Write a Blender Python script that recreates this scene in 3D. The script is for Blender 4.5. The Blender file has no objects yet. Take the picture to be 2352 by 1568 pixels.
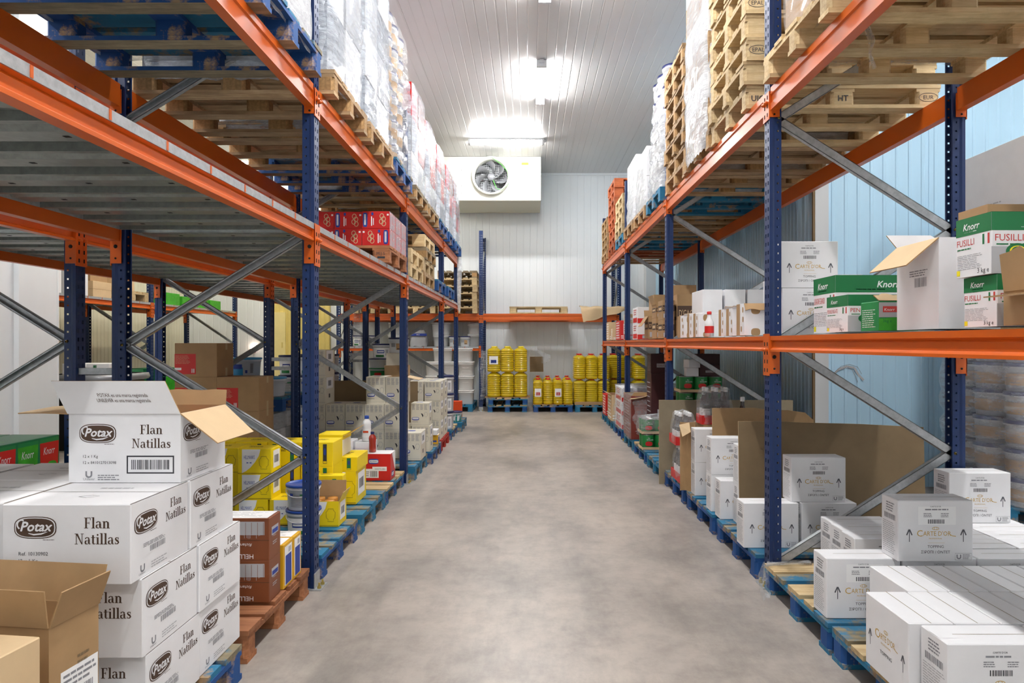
import bpy, math, random
from mathutils import Vector, Matrix
R = random.Random(7)
PI = math.pi
scene = bpy.context.scene
C = scene.collection

# ---------------------------------------------------------------- camera, exposure
FPX = 1500.0                     # focal length in pixels of the 2352 px wide frame
cam_d = bpy.data.cameras.new('camera')
cam_d.sensor_width = 36.0
cam_d.lens = FPX / 2352.0 * 36.0
cam_d.shift_x = -(1215 - 1176) / 2352.0
cam_d.shift_y = (788 - 784) / 2352.0
cam_d.clip_start = 0.05
cam = bpy.data.objects.new('camera', cam_d)
C.objects.link(cam)
cam.location = (0, 0, 1.4)
cam.rotation_euler = (PI / 2, 0, 0)
scene.camera = cam
vs = scene.view_settings
vs.view_transform = 'Standard'
vs.look = 'None'
vs.gamma = 1.0
vs.exposure = 0.8
vs.use_curve_mapping = False
world = bpy.data.worlds.new('world')
scene.world = world
world.use_nodes = True
world.node_tree.nodes['Background'].inputs[0].default_value = (0.8, 0.85, 0.9, 1)
world.node_tree.nodes['Background'].inputs[1].default_value = 0.3
LAMP_POWER = 95.0                # emission of the fluorescent diffusers
CEIL = 5.17                      # ceiling height
scene.cycles.max_bounces = 8
scene.cycles.diffuse_bounces = 5
scene.cycles.transparent_max_bounces = 16

# (x, y, along_y) of every fluorescent fitting on the ceiling, added fill lamps included; the lamps themselves are built below
LAMPS = [(0.17, 9.37, 1), (0.17, 6.37, 1), (0.17, 3.37, 1), (0.17, 0.37, 1), (0.17, -2.2, 1), (-0.42, 12.06, 0),  # the lamp behind the viewer is added as fill
         (-3.1, 8.6, 1), (-4.7, 11.6, 1), (-4.7, 8.3, 1), (4.9, 2.6, 1), (3.15, 3.4, 1), (3.15, 0.0, 1), (-4.65, 0.6, 1), (-4.65, 4.4, 1), (-5.3, 13.4, 0)]  # the two lamps next to the right rack are added to brighten that bay

# ---------------------------------------------------------------- materials
def srgb(h):
    h = h.lstrip('#')
    c = [int(h[i:i + 2], 16) / 255 for i in (0, 2, 4)]
    return tuple(x / 12.92 if x <= 0.04045 else ((x + 0.055) / 1.055) ** 2.4 for x in c) + (1,)

MATS = {}
def newmat(name):
    m = bpy.data.materials.new(name)
    m.use_nodes = True
    MATS[name] = m
    nt = m.node_tree
    return m, nt, nt.nodes['Principled BSDF']

def N(nt, t, **kw):
    n = nt.nodes.new(t)
    for k, v in kw.items():
        if k.startswith('i_'):
            n.inputs[int(k[2:])].default_value = v
        else:
            setattr(n, k, v)
    return n

def noise(nt, scale, detail=4, rough=0.6, coord='Object', stretch=None):
    tc = N(nt, 'ShaderNodeTexCoord')
    nz = N(nt, 'ShaderNodeTexNoise')
    nz.inputs['Scale'].default_value = scale
    nz.inputs['Detail'].default_value = detail
    nz.inputs['Roughness'].default_value = rough
    if stretch:
        mp = N(nt, 'ShaderNodeMapping')
        mp.inputs['Scale'].default_value = stretch
        nt.links.new(tc.outputs[coord], mp.inputs[0])
        nt.links.new(mp.outputs[0], nz.inputs['Vector'])
    else:
        nt.links.new(tc.outputs[coord], nz.inputs['Vector'])
    return nz

def ramp(nt, src, stops):
    r = N(nt, 'ShaderNodeValToRGB')
    nt.links.new(src, r.inputs[0])
    e = r.color_ramp.elements
    while len(e) < len(stops):
        e.new(0.5)
    for i, (p, c) in enumerate(stops):
        e[i].position = p
        e[i].color = srgb(c) if isinstance(c, str) else c
    return r

def bump(nt, src, bs, strength=0.2, dist=0.01):
    b = N(nt, 'ShaderNodeBump')
    b.inputs['Strength'].default_value = strength
    b.inputs['Distance'].default_value = dist
    nt.links.new(src, b.inputs['Height'])
    nt.links.new(b.outputs[0], bs.inputs['Normal'])

def flat(name, col, rough=0.6, metal=0.0, coat=0.0, spec=0.5, var=0.0, vscale=6):
    m, nt, b = newmat(name)
    c = srgb(col)
    b.inputs['Base Color'].default_value = c
    b.inputs['Roughness'].default_value = rough
    b.inputs['Metallic'].default_value = metal
    b.inputs['Coat Weight'].default_value = coat
    b.inputs['Specular IOR Level'].default_value = spec
    if var:
        nz = noise(nt, vscale)
        lo = tuple(x * (1 - var) for x in c[:3]) + (1,)
        hi = tuple(min(1, x * (1 + var * 0.5)) for x in c[:3]) + (1,)
        r = ramp(nt, nz.outputs[0], [(0.3, lo), (0.7, hi)])
        nt.links.new(r.outputs[0], b.inputs['Base Color'])
    return m

flat('carton_white', '#e9e9eb', 0.55, var=0.04)
flat('carton_cream', '#dcd6c4', 0.6, var=0.05)
flat('carton_yellow', '#f2d40c', 0.45, var=0.05)
flat('carton_mustard', '#d9a51a', 0.45, var=0.06)
flat('carton_brown', '#7d4526', 0.42, var=0.06)
flat('carton_red', '#cf1f1c', 0.42, var=0.05)
flat('carton_darkred', '#803328', 0.5, var=0.1)
flat('carton_maroon_shaded', '#42181a', 0.5, var=0.1)  # darker copy of the dark red; shade under the shelf put into the colour
flat('carton_green', '#17794a', 0.45, var=0.06)
flat('carton_lime', '#3fae2a', 0.45, var=0.3, vscale=14)
flat('carton_orange', '#e0480c', 0.5)
flat('kraft', '#a8875f', 0.75, var=0.1, vscale=9)
flat('kraft_light', '#d3b78f', 0.75, var=0.06, vscale=9)
flat('kraft_dark', '#7c684c', 0.8, var=0.1)
flat('board_grey', '#93866f', 0.8, var=0.16, vscale=7)
flat('tape', '#c9b692', 0.2)
flat('ink_brown', '#4a3527', 0.6)
flat('ink_arrow', '#55565e', 0.6)
flat('ink_dark', '#34343a', 0.6)
flat('ink_grey', '#85868c', 0.6)
flat('ink_pale', '#b3b4b8', 0.6)
flat('ink_gold', '#c9a24a', 0.5)
flat('ink_white', '#f2f2f2', 0.5)
flat('ink_red', '#c63a34', 0.5)
flat('ink_green', '#13723f', 0.5)
flat('ink_blue', '#24409a', 0.5)
flat('ink_yellow', '#f0e11e', 0.5)
flat('ink_black', '#151515', 0.6)
flat('seam', '#8f7f68', 0.8)
flat('blue_paint', '#06295c', 0.45, spec=0.5, var=0.12, vscale=3)
flat('orange_paint', '#cd5c12', 0.34, spec=0.5, var=0.08, vscale=3)
flat('dark_hole', '#101014', 0.8)
flat('brass', '#c9b56a', 0.3, metal=0.9)
flat('plastic_white', '#e6e6e6', 0.32, coat=0.1)
flat('plastic_tub', '#d8dbe0', 0.35, coat=0.1)
flat('plastic_blue', '#22489c', 0.32)
flat('plastic_skyblue', '#3d9bd0', 0.35)
flat('plastic_navy', '#1d2558', 0.35)
flat('plastic_green', '#1f8a4a', 0.35)
flat('plastic_teal', '#2f8f88', 0.35)
flat('plastic_red', '#c9201c', 0.3)
flat('plastic_yellow', '#e9d310', 0.35)
flat('cap_white', '#efefef', 0.35)
flat('can_green', '#1c7d3a', 0.3, var=0.2, vscale=20)
flat('can_metal', '#b8b8b8', 0.3, metal=0.9)
flat('cola', '#2b1410', 0.1, coat=0.5)
flat('ketchup', '#9c2a1c', 0.25, coat=0.4)
flat('sauce_jar', '#c98a42', 0.25)
flat('door_yellow', '#dcc877', 0.5, var=0.06)
flat('door_yellow_light', '#efdf9c', 0.5, var=0.04)
flat('unit_cream', '#e4e5dc', 0.35)
flat('unit_under', '#d6d5c4', 0.5)
flat('fan_blade', '#8e9095', 0.4, metal=0.5)
flat('fan_dark', '#23242a', 0.6)
flat('lamp_housing', '#c9cccf', 0.45)
flat('cable_green', '#58c24a', 0.5)
flat('rubber', '#1a1a1a', 0.7)

def oilmat():
    m, nt, b = newmat('oil')
    b.inputs['Base Color'].default_value = (0.97, 0.74, 0.02, 1)
    b.inputs['Roughness'].default_value = 0.08
    b.inputs['IOR'].default_value = 1.35
    b.inputs['Transmission Weight'].default_value = 0.5
    b.inputs['Coat Weight'].default_value = 0.3
oilmat()

def emis(name, col, s):
    m, nt, b = newmat(name)
    b.inputs['Base Color'].default_value = (0.9, 0.9, 0.9, 1)
    b.inputs['Emission Color'].default_value = col
    b.inputs['Emission Strength'].default_value = s
emis('diffuser', (1.0, 0.985, 0.97, 1), LAMP_POWER)
emis('diffuser_warm', (1.0, 0.90, 0.70, 1), LAMP_POWER * 0.5)
emis('alarm_glow', (1.0, 0.75, 0.6, 1), 6.0)

def galv(name, base, rough, metal=0.75):
    m, nt, b = newmat(name)
    b.inputs['Metallic'].default_value = metal
    nz = noise(nt, 35, 3)
    c = srgb(base)
    r = ramp(nt, nz.outputs[0], [(0.35, tuple(x * .78 for x in c[:3]) + (1,)), (0.65, c)])
    nt.links.new(r.outputs[0], b.inputs['Base Color'])
    b.inputs['Roughness'].default_value = rough
galv('galvanised', '#b9bdc0', 0.36, 0.45)
galv('deck_steel', '#969e9c', 0.33, 0.5)

def wood(name, pal, paint=None, cover=0.5):
    m, nt, b = newmat(name)
    nz = noise(nt, 3.5, 6, 0.65, stretch=(1.2, 14, 14))
    r = ramp(nt, nz.outputs[0], [(0.25, pal[0]), (0.5, pal[1]), (0.75, pal[2])])
    oi = N(nt, 'ShaderNodeObjectInfo')
    hs = N(nt, 'ShaderNodeHueSaturation')
    mr = N(nt, 'ShaderNodeMapRange')
    mr.inputs['To Min'].default_value = 0.72
    mr.inputs['To Max'].default_value = 1.12
    nt.links.new(oi.outputs['Random'], mr.inputs['Value'])
    nt.links.new(mr.outputs[0], hs.inputs['Value'])
    nt.links.new(r.outputs[0], hs.inputs['Color'])
    nd = noise(nt, 2.3, 7, 0.7)
    rd = ramp(nt, nd.outputs[0], [(0.32, (0.58, 0.56, 0.54, 1)), (0.55, (1, 1, 1, 1))])
    md = N(nt, 'ShaderNodeMix', data_type='RGBA', blend_type='MULTIPLY')
    md.inputs[0].default_value = 0.8
    nt.links.new(hs.outputs[0], md.inputs[6])
    nt.links.new(rd.outputs[0], md.inputs[7])
    out = md.outputs[2]
    if paint:
        n2 = noise(nt, 6, 5, 0.7)
        fr = ramp(nt, n2.outputs[0], [(cover - 0.05, (0, 0, 0, 1)), (cover + 0.05, (1, 1, 1, 1))])
        mx = N(nt, 'ShaderNodeMix', data_type='RGBA')
        nt.links.new(fr.outputs[0], mx.inputs[0])
        mx.inputs[6].default_value = srgb(paint)
        nt.links.new(out, mx.inputs[7])
        out = mx.outputs[2]
    nt.links.new(out, b.inputs['Base Color'])
    b.inputs['Roughness'].default_value = 0.75
    bump(nt, nz.outputs[0], b, 0.3, 0.004)
WOODP = ('#83664a', '#b0916b', '#cbb08a')
wood('wood_natural', WOODP)
wood('wood_pale', ('#b19067', '#d4ba8c', '#e4d0a6'))
wood('wood_grey', ('#6f6250', '#97876c', '#b3a284'))
wood('wood_reddish', ('#7a4a2c', '#a56a44', '#bd8158'))
wood('wood_rust', ('#8a4222', '#b35a30', '#c9703f'))
wood('wood_blue', WOODP, '#134a88', 0.60)
wood('wood_blue_worn', ('#6f6a58', '#94886c', '#b0a07c'), '#2c6f92', 0.52)
wood('wood_teal', WOODP, '#1b6f94', 0.6)
wood('wood_red', ('#8a2018', '#b32a20', '#c53a2c'))
flat('wood_chip', '#a98558', 0.85, var=0.35, vscale=60)

def floor_mat():
    m, nt, b = newmat('floor_concrete')
    n1 = noise(nt, 0.55, 8, 0.62)
    r1 = ramp(nt, n1.outputs[0], [(0.34, '#8d8781'), (0.5, '#ada49b'), (0.66, '#bdb2a7')])
    n2 = noise(nt, 2.2, 8, 0.7, stretch=(1, 0.35, 1))
    r2 = ramp(nt, n2.outputs[0], [(0.36, (0.6, 0.61, 0.64, 1)), (0.54, (1, 1, 1, 1))])
    mx = N(nt, 'ShaderNodeMix', data_type='RGBA', blend_type='MULTIPLY')
    mx.inputs[0].default_value = 0.75
    nt.links.new(r1.outputs[0], mx.inputs[6])
    nt.links.new(r2.outputs[0], mx.inputs[7])
    n3 = noise(nt, 7, 12, 0.75)
    r3 = ramp(nt, n3.outputs[0], [(0.34, (0.80, 0.79, 0.79, 1)), (0.56, (1, 1, 1, 1))])
    mx2 = N(nt, 'ShaderNodeMix', data_type='RGBA', blend_type='MULTIPLY')
    mx2.inputs[0].default_value = 1
    nt.links.new(mx.outputs[2], mx2.inputs[6])
    nt.links.new(r3.outputs[0], mx2.inputs[7])
    # expansion joints across and along the aisle
    tc = N(nt, 'ShaderNodeTexCoord')
    sp = N(nt, 'ShaderNodeSeparateXYZ')
    nt.links.new(tc.outputs['Object'], sp.inputs[0])
    ma = N(nt, 'ShaderNodeMath', operation='SUBTRACT', i_1=6.2)
    nt.links.new(sp.outputs[1], ma.inputs[0])
    ab = N(nt, 'ShaderNodeMath', operation='ABSOLUTE')
    nt.links.new(ma.outputs[0], ab.inputs[0])
    lt = N(nt, 'ShaderNodeMath', operation='LESS_THAN', i_1=0.006)
    nt.links.new(ab.outputs[0], lt.inputs[0])
    mx3 = N(nt, 'ShaderNodeMix', data_type='RGBA')
    mf = N(nt, 'ShaderNodeMath', operation='MULTIPLY', i_1=0.45)
    nt.links.new(lt.outputs[0], mf.inputs[0])
    nt.links.new(mf.outputs[0], mx3.inputs[0])
    nt.links.new(mx2.outputs[2], mx3.inputs[6])
    mx3.inputs[7].default_value = srgb('#6e655c')
    nt.links.new(mx3.outputs[2], b.inputs['Base Color'])
    rr = N(nt, 'ShaderNodeMapRange')
    rr.inputs['To Min'].default_value = 0.28
    rr.inputs['To Max'].default_value = 0.5
    nt.links.new(n2.outputs[0], rr.inputs['Value'])
    nt.links.new(rr.outputs[0], b.inputs['Roughness'])
    bump(nt, n3.outputs[0], b, 0.05, 0.002)
floor_mat()

def panel_mat(name, col, rough, grime=0.06, spec=0.5):
    m, nt, b = newmat(name)
    c = srgb(col)
    nz = noise(nt, 1.3, 5, 0.6, stretch=(1, 1, 0.3))
    r = ramp(nt, nz.outputs[0], [(0.3, tuple(x * (1 - grime) for x in c[:3]) + (1,)), (0.6, c)])
    nt.links.new(r.outputs[0], b.inputs['Base Color'])
    b.inputs['Roughness'].default_value = rough
    b.inputs['Specular IOR Level'].default_value = spec
panel_mat('panel_white', '#eaeff2', 0.28)
panel_mat('panel_warm', '#d9d6c0', 0.35)
panel_mat('panel_ceiling', '#cfcfcf', 0.27)
panel_mat('panel_blue', '#b9ddf3', 0.3, 0.1)
panel_mat('panel_grey', '#c9ccce', 0.4)

def film(name, alpha_lo, alpha_hi, col='#eef1f4', bs=0.8):
    m, nt, b = newmat(name)
    b.inputs['Base Color'].default_value = srgb(col)
    b.inputs['Roughness'].default_value = 0.16
    b.inputs['Coat Weight'].default_value = 0.5
    b.inputs['Coat Roughness'].default_value = 0.08
    nz = noise(nt, 4, 6, 0.7, stretch=(1, 1, 7))
    nz2 = noise(nt, 14, 4, 0.7, stretch=(1, 1, 1.5))
    ad = N(nt, 'ShaderNodeMath', operation='MULTIPLY_ADD', i_1=0.5, i_2=0.0)
    nt.links.new(nz2.outputs[0], ad.inputs[0])
    ad2 = N(nt, 'ShaderNodeMath', operation='ADD')
    nt.links.new(nz.outputs[0], ad2.inputs[0])
    nt.links.new(ad.outputs[0], ad2.inputs[1])
    mr = N(nt, 'ShaderNodeMapRange')
    mr.inputs['From Min'].default_value = 0.5
    mr.inputs['From Max'].default_value = 1.0
    mr.inputs['To Min'].default_value = alpha_lo
    mr.inputs['To Max'].default_value = alpha_hi
    nt.links.new(ad2.outputs[0], mr.inputs['Value'])
    nt.links.new(mr.outputs[0], b.inputs['Alpha'])
    bump(nt, ad2.outputs[0], b, bs, 0.03)
film('film_white', 0.3, 0.95, '#dfe4ea')
film('film_clear', 0.03, 0.42)
film('film_tint', 0.15, 0.8, '#d3dce8')
film('film_haze', 0.10, 0.45, '#e6edf5', 0.35)

# ---------------------------------------------------------------- mesh builder
class MB:
    def __init__(s):
        s.v = []; s.f = []; s.m = []; s.names = []; s.sm = []
    def mi(s, name):
        if name not in s.names:
            s.names.append(name)
        return s.names.index(name)
    def add(s, vs_, fs, mat, smooth=False, M=None):
        o = len(s.v)
        s.v += [tuple(M @ Vector(p)) for p in vs_] if M is not None else [tuple(p) for p in vs_]
        k = s.mi(mat)
        for f in fs:
            s.f.append(tuple(i + o for i in f)); s.m.append(k); s.sm.append(smooth)
    def box(s, x0, x1, y0, y1, z0, z1, mat, M=None, skip=()):
        v = [(x0, y0, z0), (x1, y0, z0), (x1, y1, z0), (x0, y1, z0), (x0, y0, z1), (x1, y0, z1), (x1, y1, z1), (x0, y1, z1)]
        f = {'b': (0, 3, 2, 1), 't': (4, 5, 6, 7), 'f': (0, 1, 5, 4), 'r': (1, 2, 6, 5), 'k': (2, 3, 7, 6), 'l': (3, 0, 4, 7)}
        s.add(v, [q for k, q in f.items() if k not in skip], mat, M=M)
    def quad(s, a, b, c, d, mat):
        s.add([a, b, c, d], [(0, 1, 2, 3)], mat)
    def prism(s, prof, y0, y1, mat, M=None, cap=True):
        """prof: (x, z) points (counter-clockwise), extruded along y."""
        n = len(prof)
        v = [(x, y0, z) for x, z in prof] + [(x, y1, z) for x, z in prof]
        f = [(i, (i + 1) % n, (i + 1) % n + n, i + n) for i in range(n)]
        if cap:
            f += [tuple(range(n))[::-1], tuple(range(n, 2 * n))]
        s.add(v, f, mat, M=M)
    def lathe(s, prof, mat, n=24, M=None, sx=1, sy=1, sq=0.0, smooth=True, close=False):
        """prof: (r, z) from bottom to top; sq>0 squares the section."""
        v = []; f = []
        for r, z in prof:
            for i in range(n):
                a = 2 * PI * i / n
                c, d = math.cos(a), math.sin(a)
                k = 1.0
                if sq:
                    p = 2 + sq * 6
                    k = 1 / (abs(c) ** p + abs(d) ** p) ** (1 / p)
                v.append((r * k * c * sx, r * k * d * sy, z))
        for j in range(len(prof) - 1):
            for i in range(n):
                a, b = j * n + i, j * n + (i + 1) % n
                f.append((a, b, b + n, a + n))
        if prof[-1][0] > 1e-4 and close:
            f.append(tuple(range((len(prof) - 1) * n, len(prof) * n)))
        if prof[0][0] > 1e-4 and close:
            f.append(tuple(range(n))[::-1])
        s.add(v, f, mat, smooth, M)
    def tube(s, pts, r, mat, n=6):
        v = []; f = []
        pts = [Vector(p) for p in pts]
        for i, p in enumerate(pts):
            d = (pts[min(i + 1, len(pts) - 1)] - pts[max(i - 1, 0)]).normalized()
            u = d.orthogonal().normalized() if abs(d.z) > 0.9 else d.cross(Vector((0, 0, 1))).normalized()
            w = d.cross(u)
            for k in range(n):
                a = 2 * PI * k / n
                v.append(p + (u * math.cos(a) + w * math.sin(a)) * r)
        for i in range(len(pts) - 1):
            for k in range(n):
                a, b = i * n + k, i * n + (k + 1) % n
                f.append((a, b, b + n, a + n))
        s.add(v, f, mat, True)
    def mesh(s, name):
        me = bpy.data.meshes.new(name)
        me.from_pydata(s.v, [], s.f)
        for nme in s.names:
            me.materials.append(MATS[nme])
        me.polygons.foreach_set('material_index', s.m)
        me.polygons.foreach_set('use_smooth', s.sm)
        me.update()
        return me

def link(name, me, parent=None, loc=(0, 0, 0), rot=(0, 0, 0)):
    o = bpy.data.objects.new(name, me)
    C.objects.link(o)
    o.location = loc
    o.rotation_euler = rot
    if parent is not None:
        o.parent = parent
    return o

def tag(o, label, cat, group=None):
    o['label'] = label
    o['category'] = cat
    if group:
        o['group'] = group
    return o

def struct(name, mb, loc=(0, 0, 0), rot=(0, 0, 0)):
    o = link(name, mb.mesh(name), None, loc, rot)
    o['kind'] = 'structure'
    return o

ORD = ['first', 'second', 'third', 'fourth', 'fifth', 'sixth', 'seventh', 'eighth', 'ninth', 'tenth', 'eleventh', 'twelfth', 'thirteenth', 'fourteenth']
FROMTOP = ['topmost', 'second from the top', 'third from the top', 'fourth from the top', 'fifth from the top', 'sixth from the top', 'seventh from the top', 'eighth from the top']

# ---------------------------------------------------------------- flat lettering
_TC = {}
def text2d(s):
    """triangulated outline of a line of sans lettering; cap height 1."""
    if s in _TC:
        return _TC[s]
    cu = bpy.data.curves.new('t', 'FONT')
    cu.body = s
    cu.resolution_u = 2
    ob = bpy.data.objects.new('t', cu)
    C.objects.link(ob)
    bpy.context.view_layer.update()
    dg = bpy.context.evaluated_depsgraph_get()
    me = bpy.data.meshes.new_from_object(ob.evaluated_get(dg))
    vs_ = [(v.co.x / 0.7, v.co.y / 0.7) for v in me.vertices]
    fs = [tuple(p.vertices) for p in me.polygons]
    bpy.data.objects.remove(ob)
    bpy.data.curves.remove(cu)
    bpy.data.meshes.remove(me)
    x0 = min([p[0] for p in vs_] or [0]); x1 = max([p[0] for p in vs_] or [1])
    vs_ = [(x - x0, y) for x, y in vs_]
    _TC[s] = (vs_, fs, x1 - x0)
    return _TC[s]

def stroke(pts, w):
    """thick polyline; w is a width or a list of widths; returns verts, faces"""
    n = len(pts)
    ws = w if isinstance(w, (list, tuple)) else [w] * n
    vs_ = []
    for i, (x, y) in enumerate(pts):
        a = pts[max(i - 1, 0)]; b = pts[min(i + 1, n - 1)]
        dx, dy = b[0] - a[0], b[1] - a[1]
        L = math.hypot(dx, dy) or 1
        nx, ny = -dy / L * ws[i] / 2, dx / L * ws[i] / 2
        vs_ += [(x + nx, y + ny), (x - nx, y - ny)]
    return vs_, [(2 * i + 1, 2 * i + 3, 2 * i + 2, 2 * i) for i in range(n - 1)]

def arc(cx, cy, rx, ry, a0, a1, n=10):
    return [(cx + rx * math.cos(math.radians(a0 + (a1 - a0) * i / n)), cy + ry * math.sin(math.radians(a0 + (a1 - a0) * i / n))) for i in range(n + 1)]

def rc(x0, y0, x1, y1):
    return [(x0, y0), (x1, y0), (x1, y1), (x0, y1)], [(0, 1, 2, 3)]

T, S_ = 0.17, 0.055
GLY = {
 'F': (0.66, [rc(.1, 0, .1 + T, 1), rc(0, 0, .38, S_), rc(0, .945, .6, 1), rc(.54, .76, .6, .95), rc(.27, .47, .48, .53), rc(.43, .38, .48, .62)]),
 'l': (0.36, [rc(.09, 0, .09 + T, 1.04), rc(0, 0, .34, S_), rc(.0, .985, .12, 1.04)]),
 'i': (0.36, [rc(.09, 0, .09 + T, .66), rc(0, 0, .34, S_), rc(.0, .605, .12, .66), stroke(arc(.17, .88, .045, .045, 0, 360, 10), .09)]),
 'a': (0.62, [rc(.34, .06, .34 + T, .48), stroke(arc(.26, .47, .17, .17, 10, 170), [.14] * 3 + [.07] * 5 + [.1] * 3), stroke(arc(.24, .19, .16, .16, 60, 300), [.05] * 3 + [.14] * 5 + [.07] * 3), stroke([(.42, .1), (.5, .03), (.6, .06)], [.1, .08, .04])]),
 'n': (0.72, [rc(.08, 0, .08 + T, .66), rc(0, 0, .32, S_), rc(0, .605, .1, .66), rc(.44, 0, .44 + T, .46), rc(.37, 0, .69, S_), stroke(arc(.37, .46, .155, .17, 0, 150), [.17] * 3 + [.1] * 5 + [.05] * 3)]),
 'N': (0.92, [rc(.12, 0, .19, 1), rc(.0, 0, .3, S_), rc(0, .945, .26, 1), rc(.68, 0, .75, 1), rc(.58, .945, .87, 1), ([(.1, 1), (.3, 1), (.75, 0), (.66, 0)], [(3, 2, 1, 0)])]),
 't': (0.44, [rc(.1, .12, .1 + T, .86), rc(.0, .6, .4, .66), stroke([(.185, .14), (.24, .04), (.32, .035), (.42, .09)], [.17, .1, .07, .04])]),
 's': (0.5, [stroke([(.41, .53), (.3, .62), (.15, .6), (.1, .5), (.18, .4), (.33, .3), (.4, .18), (.3, .06), (.15, .05), (.06, .14)], [.05, .07, .1, .14, .17, .17, .14, .1, .07, .05]), rc(.375, .42, .415, .66), rc(.05, 0, .09, .24)]),
}
def serif2d(word):
    vs_, fs, x = [], [], 0
    for ch in word:
        adv, parts = GLY[ch]
        for pv, pf in parts:
            o = len(vs_)
            vs_ += [(px + x, py) for px, py in pv]
            fs += [tuple(i + o for i in q) for q in pf]
        x += adv + 0.02
    return vs_, fs, x

class Face:
    """a carton face to print on: origin o, directions u, v and outward normal n (metres)."""
    def __init__(s, mb, o, u, v, w, h):
        s.mb = mb; s.o = Vector(o); s.u = Vector(u); s.v = Vector(v); s.n = s.u.cross(s.v); s.w = w; s.h = h
        s.k = 0
    def put(s, pv, pf, mat, lvl=1):
        s.mb.add([s.o + s.u * a + s.v * b + s.n * (0.0006 * lvl) for a, b in pv], pf, mat)
    def rect(s, a0, b0, a1, b1, mat, lvl=1):
        s.put([(a0 * s.w, b0 * s.h), (a1 * s.w, b0 * s.h), (a1 * s.w, b1 * s.h), (a0 * s.w, b1 * s.h)], [(0, 1, 2, 3)], mat, lvl)
    def text(s, word, a, b, h, mat, lvl=1, align='l', serif=False, shear=0, wmax=None, flip=False, bold=0):
        pv, pf, L = serif2d(word) if serif else text2d(word)
        hh = h * s.h
        sx = hh
        if wmax and L * hh > wmax * s.w:
            sx = wmax * s.w / L
        off = {'l': 0, 'c': L / 2, 'r': L}[align]
        g = -1 if flip else 1
        reps = [(0, 0)] if not bold else [(-bold, 0), (bold, 0), (0, -bold), (0, bold)]
        for i, (dx, dy) in enumerate(reps):
            s.put([(a * s.w + g * (x - off + shear * y + dx) * sx, b * s.h + g * (y + dy) * hh) for x, y in pv], pf, mat, lvl + i * 0.12)
    def lines(s, a0, a1, btop, bbot, n, mat='ink_pale', seed=1, th=0.45):
        rr = random.Random(seed)
        step = (btop - bbot) / n
        for i in range(n):
            b = btop - (i + 0.5) * step
            x = a0
            e = a1 - rr.random() * 0.25 * (a1 - a0)
            while x < e:
                l = (0.08 + rr.random() * 0.2) * (a1 - a0)
                s.rect(x, b - step * th / 2, min(x + l, e), b + step * th / 2, mat)
                x += l + 0.03 * (a1 - a0)
    def bars(s, a0, b0, a1, b1, mat='ink_dark', n=26, seed=3, frame=False):
        rr = random.Random(seed)
        ws = [0.3 + rr.random() for _ in range(2 * n)]
        t = sum(ws); x = a0
        for i, q in enumerate(ws):
            w = q / t * (a1 - a0)
            if i % 2 == 0:
                s.rect(x, b0, x + w, b1, mat)
            x += w
        if frame:
            t_ = 0.012
            ma, mb_ = a0 - .03, a1 + .03
            c0, c1 = b0 - .04, b1 + .04
            s.rect(ma, c1, mb_, c1 + .02, mat); s.rect(ma, c0 - .02, mb_, c0, mat)
            s.rect(ma - t_, c0 - .02, ma, c1 + .02, mat); s.rect(mb_, c0 - .02, mb_ + t_, c1 + .02, mat)
    def poly(s, pts, mat, lvl=1):
        s.put([(a * s.w, b * s.h) for a, b in pts], [tuple(range(len(pts)))], mat, lvl)
    def stroke(s, pts, w, mat, lvl=1):
        pv, pf = stroke([(a * s.w, b * s.h) for a, b in pts], w)
        s.put(pv, pf, mat, lvl)

def superoval(cx, cy, rx, ry, n=28, p=2.8, corner=0.0):
    out = []
    for i in range(n):
        a = 2 * PI * i / n
        c, d = math.cos(a), math.sin(a)
        out.append((cx + rx * math.copysign(abs(c) ** (2 / p), c), cy + ry * math.copysign(abs(d) ** (2 / p), d)))
    return out

def u_logo(F, cx, cy, h, mat='ink_grey'):
    a = h * F.h / F.w
    F.stroke([(cx - a * .42, cy + h * .5), (cx - a * .42, cy - h * .1)] + [(cx + a * .42 * math.cos(t), cy - h * .1 + h * .35 * math.sin(t)) for t in [PI + PI * i / 8 for i in range(9)]] + [(cx + a * .42, cy + h * .5)], h * F.h * .26, mat)
# ---------------------------------------------------------------- cartons
def potax_mark(F, cx, cy, rw):
    """brown badge with the white script word and a swash; rw = half width as a fraction of the face width"""
    rh = rw * F.w / F.h * 0.52
    F.poly(superoval(cx, cy, rw, rh, p=2.9), 'ink_brown', 1)
    F.poly(superoval(cx, cy, rw * .95, rh * .92, p=2.9), 'carton_white', 2)
    F.poly(superoval(cx, cy, rw * .90, rh * .84, p=2.9), 'ink_brown', 3)
    F.text('Potax', cx - rw * .68, cy - rh * .30, rh * .85, 'carton_white', 4, shear=.28, wmax=rw * 1.42, bold=.04)
    # big swash of the P and underline
    pts = [(cx - rw * .62 + rw * 0.2 * math.cos(t), cy + rh * .28 + rh * .42 * math.sin(t)) for t in [math.radians(d) for d in range(60, 250, 20)]]
    F.stroke(pts, rw * F.w * .07, 'carton_white', 5)
    F.stroke([(cx - rw * .3, cy - rh * .5), (cx - rw * .05, cy - rh * .62), (cx + rw * .3, cy - rh * .55), (cx + rw * .6, cy - rh * .36)], [.002, rw * F.w * .07, rw * F.w * .07, .001], 'carton_white', 5)
    F.lines(cx + rw * .35, cx + rw * .9, cy - rh * 1.05, cy - rh * 1.16, 1, 'ink_brown')

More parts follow.
